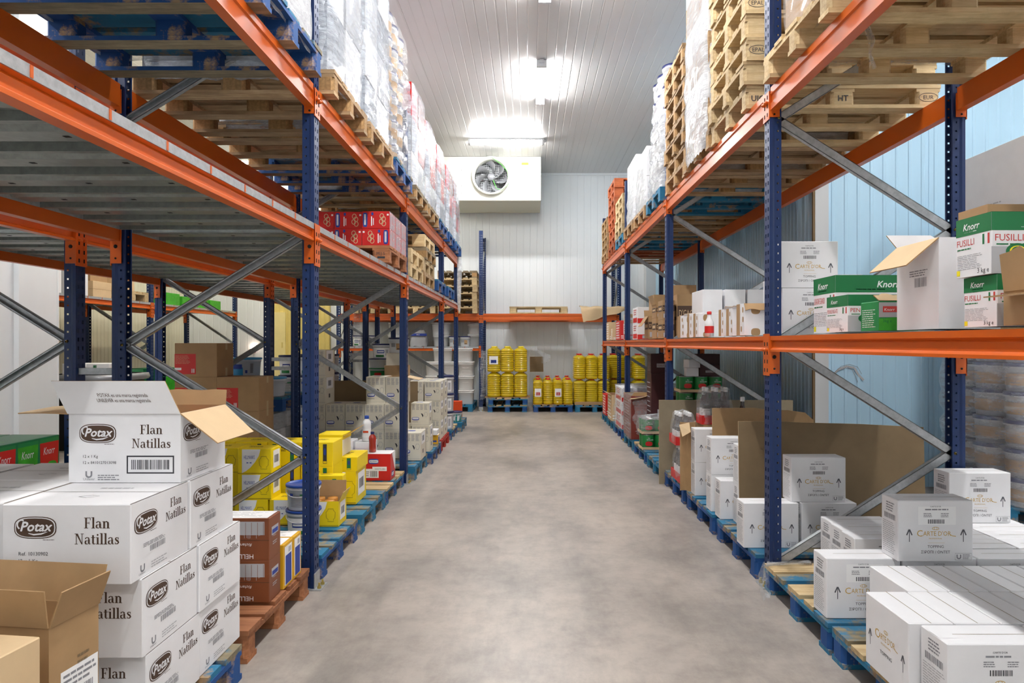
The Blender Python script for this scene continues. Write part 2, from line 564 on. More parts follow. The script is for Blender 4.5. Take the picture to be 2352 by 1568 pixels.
def barlabel(F, a0, b0, a1, b1, seed=1, back='ink_white'):
    F.rect(a0, b0, a1, b1, back, 1)
    w, h = a1 - a0, b1 - b0
    F.k += 1
    o = F.o.copy(); F.o = F.o + F.n * .0006
    F.lines(a0 + .06 * w, a1 - .06 * w, b1 - .06 * h, b1 - .38 * h, 3, 'ink_grey', seed)
    F.bars(a0 + .3 * w, b0 + .14 * h, a1 - .12 * w, b0 + .56 * h, 'ink_grey', 16, seed)
    F.o = o

def p_potax(F, side, seed):
    if side in 'fk':
        potax_mark(F, .26, .71, .165)
        F.text('Flan', .74, .70, .135, 'ink_brown', serif=True, align='c')
        F.text('Natillas', .74, .50, .135, 'ink_brown', serif=True, align='c', wmax=.35)
        if seed % 2:
            F.text('12 x 1 Kg', .13, .36, .04, 'ink_dark'); F.text('12 x 8410127013098', .13, .27, .04, 'ink_dark')
            F.bars(.56, .19, .90, .33, 'ink_dark', 30, 5, frame=True)
            u_logo(F, .18, .12, .09)
            F.text('Unilever', .13, .035, .035, 'ink_grey')
            F.lines(.26, .46, .12, .03, 3, 'ink_grey', 4)
        else:
            F.text('Ref. 10130902', .13, .36, .045, 'ink_dark'); F.text('12 x 1 Kg', .13, .27, .045, 'ink_dark'); F.text('12 x 8410127013098', .13, .18, .045, 'ink_dark')
    elif side in 'rl':
        potax_mark(F, .24, .70, .19)
        F.text('Flan', .76, .74, .12, 'ink_brown', serif=True, align='c')
        F.text('Natillas', .76, .57, .12, 'ink_brown', serif=True, align='c', wmax=.42)
        barlabel(F, .16, .26, .62, .44, seed, 'carton_white')
        u_logo(F, .18, .12, .09)
        F.text('Unilever', .12, .04, .03, 'ink_grey')
        F.lines(.32, .6, .15, .05, 3, 'ink_pale', 4)
    elif side == 't':
        F.rect(0, .495, 1, .505, 'ink_brown')
        F.rect(0, 0, .008, 1, 'seam'); F.rect(.992, 0, 1, 1, 'ink_brown')
        F.lines(.4, .7, .7, .62, 1, 'ink_pale', 3)
        F.stroke([(.42, .3), (.5, .36), (.58, .32), (.5, .26), (.42, .3)], .003, 'ink_grey')

def carte_word(F, cy, h, cx=.5):
    F.stroke([(cx + .045 * math.cos(a), cy + h * 1.6 + .022 * math.sin(a)) for a in [i * PI / 8 for i in range(17)]], .002, 'ink_gold')
    F.stroke([(cx + .02 * math.cos(a), cy + h * 1.6 + .022 * math.sin(a)) for a in [i * PI / 8 for i in range(17)]], .0015, 'ink_gold')
    F.text("ARTE D'OR", cx - .165, cy, h, 'ink_gold', wmax=.37)
    F.text('C', cx - .21, cy - h * .15, h * 1.4, 'ink_gold', align='c')
    F.stroke([(cx + .19, cy + h * .3), (cx + .22, cy), (cx + .27, cy - h * .12)], .003, 'ink_gold')
    F.text('PROFESSIONAL', cx, cy - h * .75, h * .3, 'ink_gold', align='c', wmax=.4)

def arrow(F, cx, b0, b1, w=.036):
    F.rect(cx - .005, b0, cx + .005, b1, 'ink_arrow')
    F.stroke([(cx - w, b1 - .09), (cx - .004, b1), (cx + .004, b1), (cx + w, b1 - .09)], .0055, 'ink_arrow')

def p_carte(F, side, seed):
    if side in 'fk' or side == 'A':
        F.text("CARTE D'OR", .5, .89, .022, 'ink_dark', align='c')
        F.lines(.36, .68, .875, .83, 1, 'ink_grey', seed)
        F.lines(.34, .47, .80, .72, 3, 'ink_grey', 2); F.lines(.57, .70, .80, .72, 3, 'ink_grey', 5)
        if seed % 3 == 1:
            F.rect(.27, .60, .77, .90, 'ink_white', .5)
        F.bars(.40, .62, .62, .69, 'ink_dark', 16, 2)
        carte_word(F, .42, .075)
        F.rect(.4, .30, .62, .303, 'ink_gold')
        F.text('TOPPING', .5, .22, .045, 'ink_dark', align='c')
        F.text('ΣΙΡΟΠΙ / ÖNTET', .5, .13, .045, 'ink_dark', align='c', wmax=.4)
        arrow(F, .15, .32, .52); arrow(F, .87, .32, .52)
        F.stroke([(.76, .02), (.98, .02), (.98, .13), (.76, .13), (.76, .02)], .0012, 'ink_grey')
        u_logo(F, .81, .075, .07); F.lines(.86, .96, .12, .03, 4, 'ink_grey', 3)
    elif side in 'rl':
        F.lines(.3, .8, .93, .76, 4, 'ink_grey', seed)
        F.bars(.18, .64, .85, .73, 'ink_grey', 18, 4)
        F.lines(.1, .9, .6, .06, 16, 'ink_pale', seed + 1, .35)
    elif side == 't':
        F.rect(0, .49, 1, .51, 'seam')
        F.rect(.0, .3, .18, .7, 'carton_white', 1.5)

def p_carte_side(F, side, seed):       # turned carton: the big print faces sideways
    if side in 'rl':
        carte_word(F, .50, .085)
        F.text('TOPPING', .5, .30, .05, 'ink_dark', align='c')
        arrow(F, .12, .30, .52); arrow(F, .88, .30, .52)
        u_logo(F, .82, .06, .08)
    elif side == 't':
        F.rect(.49, 0, .51, 1, 'seam')

def bow(F, cx, cy, w, mat):
    h = w * F.w / F.h * .3
    F.poly([(cx, cy), (cx - w, cy + h), (cx - w * .8, cy), (cx - w, cy - h)], mat, 2)
    F.poly([(cx, cy), (cx + w, cy - h), (cx + w * .8, cy), (cx + w, cy + h)], mat, 2)

def hell_badge(F, cx, cy, w, h):
    F.poly(superoval(cx, cy, w, h, p=3.5), 'ink_blue', 1)
    F.poly(superoval(cx, cy, w * .9, h * .55, p=5), 'ink_white', 2)
    F.text("HELLMANN'S", cx, cy - h * .3, h * .6, 'ink_blue', 3, align='c', wmax=w * 1.6)

def jar_outline(F, cx, cy, h, mat='ink_brown'):
    a = h * F.h / F.w
    F.stroke([(cx - a * .2, cy + h * .45), (cx + a * .2, cy + h * .45), (cx + a * .2, cy + h * .36), (cx + a * .34, cy + h * .2), (cx + a * .3, cy - h * .2), (cx + a * .18, cy - h * .3), (cx + a * .22, cy - h * .45), (cx - a * .22, cy - h * .45), (cx - a * .18, cy - h * .3), (cx - a * .3, cy - h * .2), (cx - a * .34, cy + h * .2), (cx - a * .2, cy + h * .36), (cx - a * .2, cy + h * .45)], .0022, mat)

def p_hyellow(F, side, seed):
    if side in 'fk':
        F.poly([(.13, .04), (.13, .98), (.68, .98), (.63, .72), (.52, .48), (.38, .26), (.25, .12)], 'ink_white', 1)
        F.text("HELLMANN'S", .19, .60, .14, 'ink_blue', 2, wmax=.32)
        bow(F, .34, .45, .08, 'ink_blue')
        jar_outline(F, .78, .45, .55)
        F.rect(0, .03, 1, .045, 'ink_brown', 2)
    elif side in 'rl':
        F.rect(.2, .2, .85, .9, 'ink_white'); F.k = 0
        o = F.o; F.o = F.o + F.n * .0006
        F.bars(.3, .4, .75, .7, 'ink_dark', 10, 3); F.o = o
    elif side == 't':
        F.lines(.2, .7, .65, .4, 2, 'ink_brown', 2); F.rect(0, .495, 1, .505, 'carton_mustard')

def p_hvert(F, side, seed):
    if side in 'fk':
        for c in (.2, .75):
            F.rect(c - .06, .1, c + .06, .92, 'ink_green' if seed % 2 else 'ink_dark')
            F.poly(superoval(c, .6, .035, .15), 'ink_blue', 2)
            F.rect(c - .05, .12, c + .05, .2, 'carton_yellow', 2)
        F.lines(.38, .6, .8, .6, 3, 'ink_brown')
    elif side == 't':
        F.lines(.3, .7, .7, .4, 2, 'ink_brown')

def p_hbrown(F, side, seed):
    if side in 'fk':
        for c in (.06, .54):
            F.rect(c, .6, c + .40, .92, 'ink_pale')
            rr = random.Random(4)
            o = F.o; F.o = F.o + F.n * .0006
            for i in range(26):
                F.rect(c + .015 * i + .01, .50 + rr.random() * .12, c + .015 * i + .015, .9, 'carton_brown' if i % 5 == 0 else 'ink_pale')
            F.o = o
        F.text('Richard Hell', .78, .40, .07, 'ink_white', flip=True, shear=.3)
        bow(F, .5, .25, .13, 'ink_white')
        F.text("HELLMANN'S", .80, .14, .11, 'ink_white', flip=True, wmax=.55)
        F.rect(0, .47, 1, .48, 'ink_brown', 2)
    elif side in 'rl':
        F.text('HELL', .3, .5, .07, 'ink_pale'); F.rect(.2, .55, .8, .75, 'ink_pale'); F.rect(.25, .58, .75, .68, 'ink_blue', 2)
        F.lines(.3, .7, .4, .3, 2, 'ink_pale')
    elif side == 't':
        F.rect(.03, .03, .97, .97, 'ink_white'); F.lines(.1, .9, .85, .2, 6, 'ink_pale')

def p_mustard(F, side, seed):
    if side == 'r':
        F.rect(.12, .05, .88, .93, 'ink_white')
        F.rect(.2, .06, .82, .72, 'ink_blue', 2); F.rect(.5, .76, .78, .88, 'ink_pale', 2)
    elif side == 't':
        F.rect(.04, .04, .96, .96, 'ink_white'); F.lines(.1, .9, .85, .2, 5, 'ink_pale')
    elif side == 'f':
        F.rect(.2, .2, .8, .4, 'ink_blue')

def p_hred(F, side, seed):
    if side in 'fk':
        hell_badge(F, .46, .72, .16, .10)
        F.rect(.42, .36, .88, .52, 'ink_white'); F.rect(.18, .1, .62, .44, 'ink_white', 1.5)
        o = F.o; F.o = F.o + F.n * .0008
        F.text('INVICTA BBQ', .5, .41, .05, 'ink_dark', align='l', wmax=.34); F.bars(.36, .14, .58, .36, 'ink_dark', 12, 2)
        F.lines(.2, .33, .36, .15, 3, 'ink_grey'); F.o = o
    elif side in 'rl':
        F.poly([(.3, 1), (1, 1), (1, .25), (.8, .4)], 'ink_white')
        hell_badge(F, .45, .2, .25, .1)
    elif side == 't':
        F.rect(.0, .0, 1, 1, 'ink_white')

def p_dressing(F, side, seed):
    if side in 'fk':
        for i in range(4):
            F.lines(.08 + .22 * i, .25 + .22 * i, .95, .70, 8, 'ink_grey', i + seed)
        F.poly(superoval(.26, .32, .2, .07, p=3.2), 'ink_blue'); F.poly(superoval(.26, .33, .17, .04, p=4), 'ink_white', 2)
        F.text("HELLMANN'S", .26, .31, .035, 'ink_blue', 3, align='c', wmax=.3)
        F.text('DRESSING', .08, .17, .04, 'ink_dark')
        F.poly([(.56, .56), (.64, .54), (.7, .46), (.66, .38), (.6, .48)], 'ink_dark')
        jar_outline(F, .83, .5, .22, 'ink_grey')
        F.rect(0, .06, 1, .065, 'ink_grey')
    elif side in 'rl':
        F.rect(.12, .55, .8, .97, 'ink_white'); F.rect(.3, .65, .6, .85, 'ink_grey', 2); F.rect(.35, .2, .5, .35, 'ink_dark')
        F.rect(.94, 0, 1, 1, 'seam', .6)
    elif side == 't':
        F.rect(0, .49, 1, .5, 'seam'); F.poly(superoval(.4, .5, .2, .12), 'ink_blue')

def p_ketchup(F, side, seed):
    if side in 'fk':
        fl = seed % 2
        a = .86 if fl else .12
        F.poly(superoval(a, .5, .085, .42, p=4), 'ink_blue')
        F.rect(a - .04, .2, a + .03, .82, 'ink_white', 2)
        for i in range(7):
            F.rect(a - .06, .24 + i * .085, a + .05, .255 + i * .085, 'ink_blue', 3)
        b = .62 if fl else .38
        F.rect(b - .05, .15, b - .01, .7, 'ink_white'); F.rect(b + .02, .2, b + .05, .6, 'ink_white')
        for k, (x, y) in enumerate([(.0, .72), (.06, .55), (-.02, .4), (.07, .28)]):
            c = (.30 if fl else .72) + x
            F.stroke([(c + .07 * math.cos(t), y + .14 * math.sin(t)) for t in [i * PI / 7 for i in range(15)]], .006, 'kraft_light', 2)
        F.poly(superoval(b, .85, .04, .09), 'ink_blue', 2)
        F.rect(.9 if not fl else .03, .75, .97 if not fl else .1, .85, 'ink_white')
    elif side in 'rl':
        F.rect(0, 0, 1, 1, 'film_tint')
        for c in (.3, .65):
            F.rect(c, .1, c + .03, .9, 'ink_pale', 2)

def p_kraftlabel(F, side, seed):
    if side == 'f':
        F.rect(.0, .08, .50, .68, 'carton_red')
        o = F.o; F.o = F.o + F.n * .0006
        F.lines(.02, .4, .64, .38, 7, 'kraft_light', 2, .25)
        F.rect(.0, .2, .16, .27, 'ink_white'); F.bars(.4, .12, .48, .24, 'ink_white', 5, 2); F.o = o
    elif side in 'rl':
        F.rect(.5, .0, .62, .25, 'tape'); F.rect(.5, .8, .62, 1, 'tape')
    elif side == 't':
        F.rect(0, .47, 1, .53, 'tape'); F.rect(0, .497, 1, .503, 'kraft_dark', 2)

def p_kraft(F, side, seed):
    if side == 't':
        F.rect(0, .497, 1, .503, 'kraft_dark')
    elif side in 'r':
        pass

def p_kraftbar(F, side, seed):
    if side == 'r':
        barlabel(F, .22, .02, .98, .52, 3)
        F.lines(.55, .8, .62, .5, 2, 'kraft_dark')

def p_dcacao(F, side, seed):
    if side in 'fk':
        F.rect(0, .42, 1, .74, 'ink_brown')
        F.text("D'CACAO", .06, .5, .15, 'kraft_light', 2, wmax=.75)
        F.rect(.08, .08, .5, .3, 'ink_pale')
    elif side in 'rl':
        F.rect(.1, .42, .9, .74, 'ink_brown'); F.rect(.2, .5, .8, .64, 'kraft_light', 2)
    elif side == 't':
        F.rect(0, .49, 1, .51, 'kraft_dark')

def knorr_word(F, a, b, h, mat='ink_white', wmax=None):
    F.text('Knorr', a, b, h, mat, 2, shear=.25, bold=.03, wmax=wmax)

def p_pasta(word, sub):
    def f(F, side, seed):
        if side in 'fkrl':
            F.rect(0, .70, 1, 1, 'ink_green', 1)
            knorr_word(F, .22 if side in 'rl' else .5, .79, .11)
            F.lines(.25, .7, .77, .74, 1, 'ink_white', 2)
            F.text(word, .03, .53, .11, 'ink_red', wmax=.5)
            F.lines(.04, .45, .5, .45, 1, 'ink_green')
            F.rect(.76, .5, .81, .67, 'ink_green'); F.rect(.9, .5, .95, .67, 'ink_red')
            if side in 'rl':
                F.lines(.04, .75, .38, .12, 9, 'ink_grey', 3, .25)
                F.rect(.02, .03, .12, .12, 'ink_yellow'); F.text(sub, .62, .04, .08, 'ink_dark')
            else:
                F.rect(.0, 0, 1, .44, 'ink_pale', .5)
                F.poly(superoval(.22, .36, .10, .13, p=2), 'ink_green', 2); F.poly(superoval(.22, .36, .07, .09, p=2), 'ink_yellow', 3); F.poly(superoval(.22, .36, .055, .075, p=2), 'ink_green', 4)
                F.rect(.3, .06, .75, .24, 'ink_dark', 2); F.rect(.34, .12, .6, .18, 'ink_white', 3)
        elif side == 't':
            F.rect(0, .0, 1, 1, 'ink_green')
    return f

def p_soup(F, side, seed):
    if side == 'f':
        F.poly([(0, 0), (1, 0), (1, .45), (0, .4)], 'carton_lime', 1); F.rect(0, .45, 1, .95, 'ink_pale', 1)
        F.rect(.1, .62, .48, .82, 'ink_red', 2); F.text('Knorr', .13, .66, .1, 'ink_white', 3, shear=.2)
        F.text('Sp', .7, .66, .11, 'ink_blue', 3); F.poly(superoval(.5, .3, .42, .14), 'carton_lime', 2)
        F.text('3kg e', .1, .28, .1, 'ink_green', 3)
    elif side in 'l':
        F.lines(.1, .85, .75, .1, 9, 'ink_white', 4, .3)

def p_knorrtub(F, side, seed):
    if side in 'fk':
        F.rect(0, .0, 1, .62, 'carton_green')
    if side == 't':
        F.lines(.1, .9, .7, .2, 4, 'carton_lime', seed, .2)

def p_white(F, side, seed):
    if side in 'rl' and seed % 2:
        barlabel(F, .3, .45, .8, .7, seed, 'carton_white')
    if side == 't':
        F.rect(0, .495, 1, .505, 'seam')

def p_bigwhite(F, side, seed):
    if side == 'l':
        F.bars(.22, .22, .55, .30, 'ink_pale', 22, 5); F.lines(.22, .6, .46, .34, 4, 'ink_pale')

def p_redpack(F, side, seed):
    if side in 'fk':
        F.rect(.3, .3, .8, .5, 'ink_pale'); F.text('TOMATO', .34, .34, .1, 'carton_darkred', 2, wmax=.4)
    if side in 'l':
        F.lines(.1, .9, .9, .1, 12, 'ink_pale', seed, .2)

def p_redwhite(F, side, seed):
    if side in 'fk':
        F.rect(0, 0, 1, .3, 'carton_red'); F.rect(.2, .05, .9, .25, 'ink_pale', 2); F.lines(.5, .9, .8, .65, 2, 'ink_red')
    if side in 'l':
        F.rect(.1, .05, .9, .35, 'carton_red'); F.lines(.2, .8, .9, .5, 3, 'ink_red')

def p_redlogo(F, side, seed):
    if side in 'l':
        F.lines(.1, .9, .95, .05, 7, 'ink_white', seed, .5)
    if side in 'fk':
        F.rect(.3, .3, .7, .6, 'ink_white'); F.lines(.05, .9, .25, .05, 2, 'ink_white')

def p_white_green(F, side, seed):
    if side in 'fkrl':
        F.rect(.3, .2, .45, .85, 'ink_green'); F.lines(.3, .45, .8, .3, 3, 'ink_white')

PRINTS = {
 'potax': ('carton_white', p_potax), 'carte': ('carton_white', p_carte), 'carte_side': ('carton_white', p_carte_side),
 'hyellow': ('carton_yellow', p_hyellow), 'hvert': ('carton_yellow', p_hvert), 'hbrown': ('carton_brown', p_hbrown), 'mustard': ('carton_mustard', p_mustard),
 'hred': ('carton_red', p_hred), 'dressing': ('carton_cream', p_dressing), 'ketchup': ('carton_red', p_ketchup),
 'kraftlabel': ('kraft', p_kraftlabel), 'kraft': ('kraft', p_kraft), 'kraftbar': ('kraft', p_kraftbar), 'kraft_light': ('kraft_light', p_kraft),
 'dcacao': ('kraft', p_dcacao), 'fusilli': ('carton_white', p_pasta('FUSILLI', '3 kg e')), 'penne': ('carton_white', p_pasta('PENNE RIGATE', '3kg e')), 'lasagne': ('carton_white', p_pasta('LASAGNE GRANDI', '5kg')),
 'soup': ('plastic_green', p_soup), 'white': ('carton_white', p_white), 'bigwhite': ('carton_white', p_bigwhite),
 'redpack': ('carton_darkred', p_redpack), 'maroon': ('carton_maroon_shaded', p_redpack), 'redwhite': ('carton_white', p_redwhite), 'redlogo': ('carton_red', p_redlogo),
 'green': ('carton_green', p_knorrtub), 'lime': ('carton_lime', p_kraft), 'orange': ('carton_orange', p_kraft), 'whitegreen': ('carton_white', p_white_green), 'cream': ('carton_cream', p_white),
 'tea': ('kraft_light', p_redlogo),
}
_CM = {}
def carton_mesh(kind, w, l, h, sides='frlt', seed=0, open_top=False):
    key = (kind, round(w, 3), round(l, 3), round(h, 3), sides, seed, open_top)
    if key in _CM:
        return _CM[key]
    mb = MB()
    base, fn = PRINTS[kind]
    rr = random.Random(seed + 11)
    x, y = w / 2, l / 2
    c = 0.003
    b = 0.0 if open_top else 0.0025
    # body with a fine chamfer and a hint of bulge
    if open_top:
        mb.box(-x, x, -y, y, 0, h, base, skip=('t',))
        t = .004
        inner = 'kraft'
        for (a0, a1, c0, c1) in ((-x + t, x - t, -y + t, -y + t), (-x + t, x - t, y - t, y - t)):
            mb.quad((a0, c0, t), (a1, c0, t), (a1, c0, h), (a0, c0, h), inner)
        for a in (-x + t, x - t):
            mb.quad((a, -y + t, t), (a, y - t, t), (a, y - t, h), (a, -y + t, h), inner)
        mb.quad((-x + t, -y + t, h * .55), (x - t, -y + t, h * .55), (x - t, y - t, h * .55), (-x + t, y - t, h * .55), inner)
        for q in (((-x, -y), (x, -y), (x - t, -y + t), (-x + t, -y + t)), ((x, -y), (x, y), (x - t, y - t), (x - t, -y + t)), ((x, y), (-x, y), (-x + t, y - t), (x - t, y - t)), ((-x, y), (-x, -y), (-x + t, -y + t), (-x + t, y - t))):
            mb.quad(*[(p[0], p[1], h) for p in q], inner)
    else:
        v = [(-x + c, -y, 0), (x - c, -y, 0), (x, -y + c, 0), (x, y - c, 0), (x - c, y, 0), (-x + c, y, 0), (-x, y - c, 0), (-x, -y + c, 0)]
        v += [(p[0], p[1], h - c) for p in v[:8]]
        v += [(-x + c, -y + c, h), (x - c, -y + c, h), (x - c, y - c, h), (-x + c, y - c, h)]
        f = [tuple(range(8))[::-1]] + [(i, (i + 1) % 8, (i + 1) % 8 + 8, i + 8) for i in range(8)]
        f += [(8, 9, 17, 16), (9, 10, 17), (10, 11, 18, 17), (11, 12, 18), (12, 13, 19, 18), (13, 14, 19), (14, 15, 16, 19), (15, 8, 16), (16, 17, 18, 19)]
        mb.add(v, f, base)
    frames = {'f': ((-x, -y, 0), (1, 0, 0), (0, 0, 1), w, h), 'r': ((x, -y, 0), (0, 1, 0), (0, 0, 1), l, h), 'l': ((-x, y, 0), (0, -1, 0), (0, 0, 1), l, h), 'k': ((x, y, 0), (-1, 0, 0), (0, 0, 1), w, h), 't': ((-x, -y, h), (1, 0, 0), (0, 1, 0), w, l)}
    for s in sides:
        if s == 't' and open_top:
            continue
        o, u, vv, fw, fh = frames[s]
        fn(Face(mb, o, u, vv, fw, fh), s, seed)
    me = mb.mesh('carton')
    _CM[key] = me
    return me

def carton(kind, x0, x1, y0, y1, z0, h, label, group=None, cat='box', name='carton', rot=0.0, sides='frlt', seed=0, open_top=False):
    w, l = x1 - x0, y1 - y0
    g = 0.0015
    me = carton_mesh(kind, w - 2 * g, l - 2 * g, h, sides, seed, open_top)
    o = link(name, me, None, ((x0 + x1) / 2, (y0 + y1) / 2, z0 + 0.001), (0, 0, rot))
    return tag(o, label, cat, group)

def flap(parent, a, b, d, mat_out, mat_in, sag=0.0, prints=None, torn=0.0, seed=0, lo=0.0, hi=0.0):
    """cardboard flap hinged on edge a-b (local points), reaching out by vector d; built with thickness."""
    a, b, d = Vector(a), Vector(b), Vector(d)
    n = (b - a).cross(d).normalized() * 0.004
    rr = random.Random(seed)
    mb = MB()
    NU, NV = 8, 4
    def P(i, j):
        u, v = i / NU, j / NV
        s0, s1 = lo * v, 1 - hi * v
        uu = s0 + (s1 - s0) * u
        p = a + (b - a) * uu + d * v
        p = p + Vector((0, 0, -1)) * sag * v * v * (0.4 + 0.6 * abs(2 * u - 1)) 
        if torn and j == NV:
            p = p + d * (-torn * rr.random())
        return p
    grid = [[P(i, j) for i in range(NU + 1)] for j in range(NV + 1)]
    top = [p + n for r_ in grid for p in r_]
    bot = [p for r_ in grid for p in r_]
    W = NU + 1
    fs = [(j * W + i, j * W + i + 1, (j + 1) * W + i + 1, (j + 1) * W + i) for j in range(NV) for i in range(NU)]
    mb.add(top, fs, mat_out)
    mb.add(bot, [q[::-1] for q in fs], mat_in)
    ring = [j * W for j in range(NV)] + [NV * W + i for i in range(NU)] + [NV * W + NU - j * W for j in range(NV)] 
    rim = [0] + [W * j for j in range(1, NV + 1)] + [NV * W + i for i in range(1, NU + 1)] + [W * j + NU for j in range(NV - 1, -1, -1)]
    v = [top[i] for i in rim] + [bot[i] for i in rim]
    m = len(rim)
    mb.add(v, [(i, i + 1, i + 1 + m, i + m) for i in range(m - 1)], 'kraft')
    if prints:
        Lu = (b - a).length; Lv = d.length
        F = Face(mb, a + n * 1.2, (b - a).normalized(), d.normalized(), Lu, Lv)
        prints(F)
    return link('flap', mb.mesh('flap'), parent)

# ---------------------------------------------------------------- pallets
_PM = {}
def pallet_meshes(top, blk, chip, seed):
    key = (top, blk, chip, seed)
    if key in _PM:
        return _PM[key]
    rr = random.Random(seed)
    L, W = 1.2, 0.8
    d = MB()
    ys = [(-.4, .145), (-.2225, .1), (-.0725, .145), (.1225, .1), (.255, .145)]
    for i, (y, w) in enumerate(ys):
        j = rr.uniform(-.006, .006)
        m = top if not isinstance(top, tuple) else top[(i + seed) % len(top)]
        d.box(-L / 2 + j, L / 2 + j, y, y + w, .122, .144, m)
    for x in (-.6, -.0725, .455):
        d.box(x, x + .145, -W / 2 + .002, W / 2 - .002, .100, .1218, blk)
    deck = d.mesh('deck')
    b = MB()
    c = .018
    v = [(-.0725 + c, -.05, 0), (.0725 - c, -.05, 0), (.0725, -.05 + c, 0), (.0725, .05 - c, 0), (.0725 - c, .05, 0), (-.0725 + c, .05, 0), (-.0725, .05 - c, 0), (-.0725, -.05 + c, 0)]
    v = v + [(p[0], p[1], .078) for p in v]
    b.add(v, [tuple(range(8))[::-1], tuple(range(8, 16))] + [(i, (i + 1) % 8, (i + 1) % 8 + 8, i + 8) for i in range(8)], chip)
    block = b.mesh('block')
    r_ = MB()
    r_.box(-L / 2, L / 2, -.05, .05, 0, .0219, blk, skip=('b',))
    r_.quad((-L / 2, .05, 0), (L / 2, .05, 0), (L / 2, -.05, 0), (-L / 2, -.05, 0), 'wood_grey' if 'blue' in blk or 'teal' in blk else blk)
    run = r_.mesh('bottom_board')
    one = MB()
    for i, (y, w) in enumerate(ys):
        m = top if not isinstance(top, tuple) else top[(i + seed) % len(top)]
        one.box(-L / 2, L / 2, y, y + w, .122, .144, m)
    for x in (-.6, -.0725, .455):
        one.box(x, x + .145, -W / 2, W / 2, .100, .1218, blk)
        for y in (-.35, 0, .35):
            one.box(x, x + .145, y - .05, y + .05, .022, .0999, chip)
    for y in (-.35, 0, .35):
        one.box(-L / 2, L / 2, y - .05, y + .05, 0, .0219, blk)
    _PM[key] = (deck, block, run, one.mesh('pallet'))
    return _PM[key]

PK = {'nat': ('wood_natural', 'wood_natural', 'wood_chip'), 'pale': ('wood_pale', 'wood_pale', 'wood_pale'), 'grey': ('wood_grey', 'wood_grey', 'wood_chip'),
      'red': ('wood_reddish', 'wood_reddish', 'wood_reddish'), 'rust': ('wood_rust', 'wood_rust', 'wood_rust'), 'blue': (('wood_blue_worn', 'wood_teal', 'wood_blue_worn'), 'wood_blue', 'wood_blue'),
      'teal': (('wood_teal', 'wood_blue_worn'), 'wood_teal', 'wood_teal'), 'bluenat': (('wood_pale', 'wood_blue_worn', 'wood_pale'), 'wood_teal', 'wood_blue'),
      'brightred': ('wood_red', 'wood_red', 'wood_red'), 'under': ('wood_grey', 'wood_natural', 'wood_blue')}

def pallet(kind, x, y, z, label, group=None, rot=0.0, full=True, seed=0, cat='pallet', marks=False):
    deck, block, run, one = pallet_meshes(*PK[kind], seed)
    if not full:
        o = link('pallet', one, None, (x, y, z + .0005), (0, 0, rot))
        return tag(o, label, cat, group)
    t = bpy.data.objects.new('pallet', None)
    C.objects.link(t)
    t.location = (x, y, z + .0005); t.rotation_euler = (0, 0, rot)
    tag(t, label, cat, group)
    link('deck', deck, t)
    for bx in (-.5275, 0, .5275):
        for by in (-.35, 0, .35):
            link('block', block, t, (bx, by, .0219))
    for by in (-.35, 0, .35):
        link('bottom_board', run, t, (0, by, 0))
    return t
# ---------------------------------------------------------------- room shell
def ribbed(L, H, mat, pitch=0.10, depth=0.004, joint=1.1, z0=0.0, style=0):
    """sheet in the local x-z plane with shallow vertical ribs standing out towards -y."""
    mb = MB()
    pr = [(0, 0)]
    x = 0.0
    nj = 0
    while x < L - 1e-6:
        p = pitch
        a = [(x + p * .36, 0), (x + p * .42, -depth), (x + p * .60, -depth), (x + p * .66, 0)] if style == 0 else [(x + p * .80, 0), (x + p * .84, depth * .8), (x + p * .90, depth * .8), (x + p * .94, 0)]
        pr += [q for q in a if q[0] < L]
        x += p
        if math.floor(x / joint) > nj:
            nj = math.floor(x / joint)
            pr += [(x - .004, 0), (x - .003, .006), (x - .001, .006), (x, 0)]
    pr.append((L, 0))
    pr = sorted(set(pr))
    n = len(pr)
    v = [(a, b, z0) for a, b in pr] + [(a, b, H) for a, b in pr]
    mb.add(v, [(i, i + 1, i + 1 + n, i + n) for i in range(n - 1)], mat)
    mb.box(0, L, .008, .08, z0, H, mat)
    return mb

YB = 14.5                                   # back wall
mb = MB(); mb.box(-9, 8, -4.7, 15, -0.1, 0, 'floor_concrete'); struct('floor', mb)
struct('ceiling', ribbed(17, 19.2, 'panel_ceiling', 0.12, 0.003, 1.08, style=1), (-9, YB, CEIL), (PI / 2, 0, 0))
struct('wall_back', ribbed(16.5, CEIL, 'panel_white', 0.15, 0.005, 1.05, style=1), (-8.5, YB, 0))
struct('wall_left', ribbed(12.0, CEIL, 'panel_white', 0.275, 0.003, 1.1), (-5.66, -4.5, 0), (0, 0, PI / 2))
mb = MB(); mb.box(-5.70, -5.60, 7.17, 7.76, 0, CEIL, 'panel_white'); mb.box(-5.74, -5.595, 7.75, 7.775, 0, CEIL, 'panel_white')
struct('trim_1', mb)
struct('wall_left_far', ribbed(6.9, CEIL, 'panel_warm', 0.10, 0.005, 1.1), (-7.6, 7.65, 0), (0, 0, PI / 2))
mb = MB(); mb.box(-7.7, -5.7, 7.6, 7.66, 0, CEIL, 'panel_white'); struct('wall_partition', mb)
struct('wall_right', ribbed(8.15, CEIL, 'panel_blue', 0.09, 0.006, 1.1), (2.76, YB, 0), (0, 0, -PI / 2))
mb = ribbed(4.6, CEIL, 'panel_blue', 0.125, 0.008, 1.0)
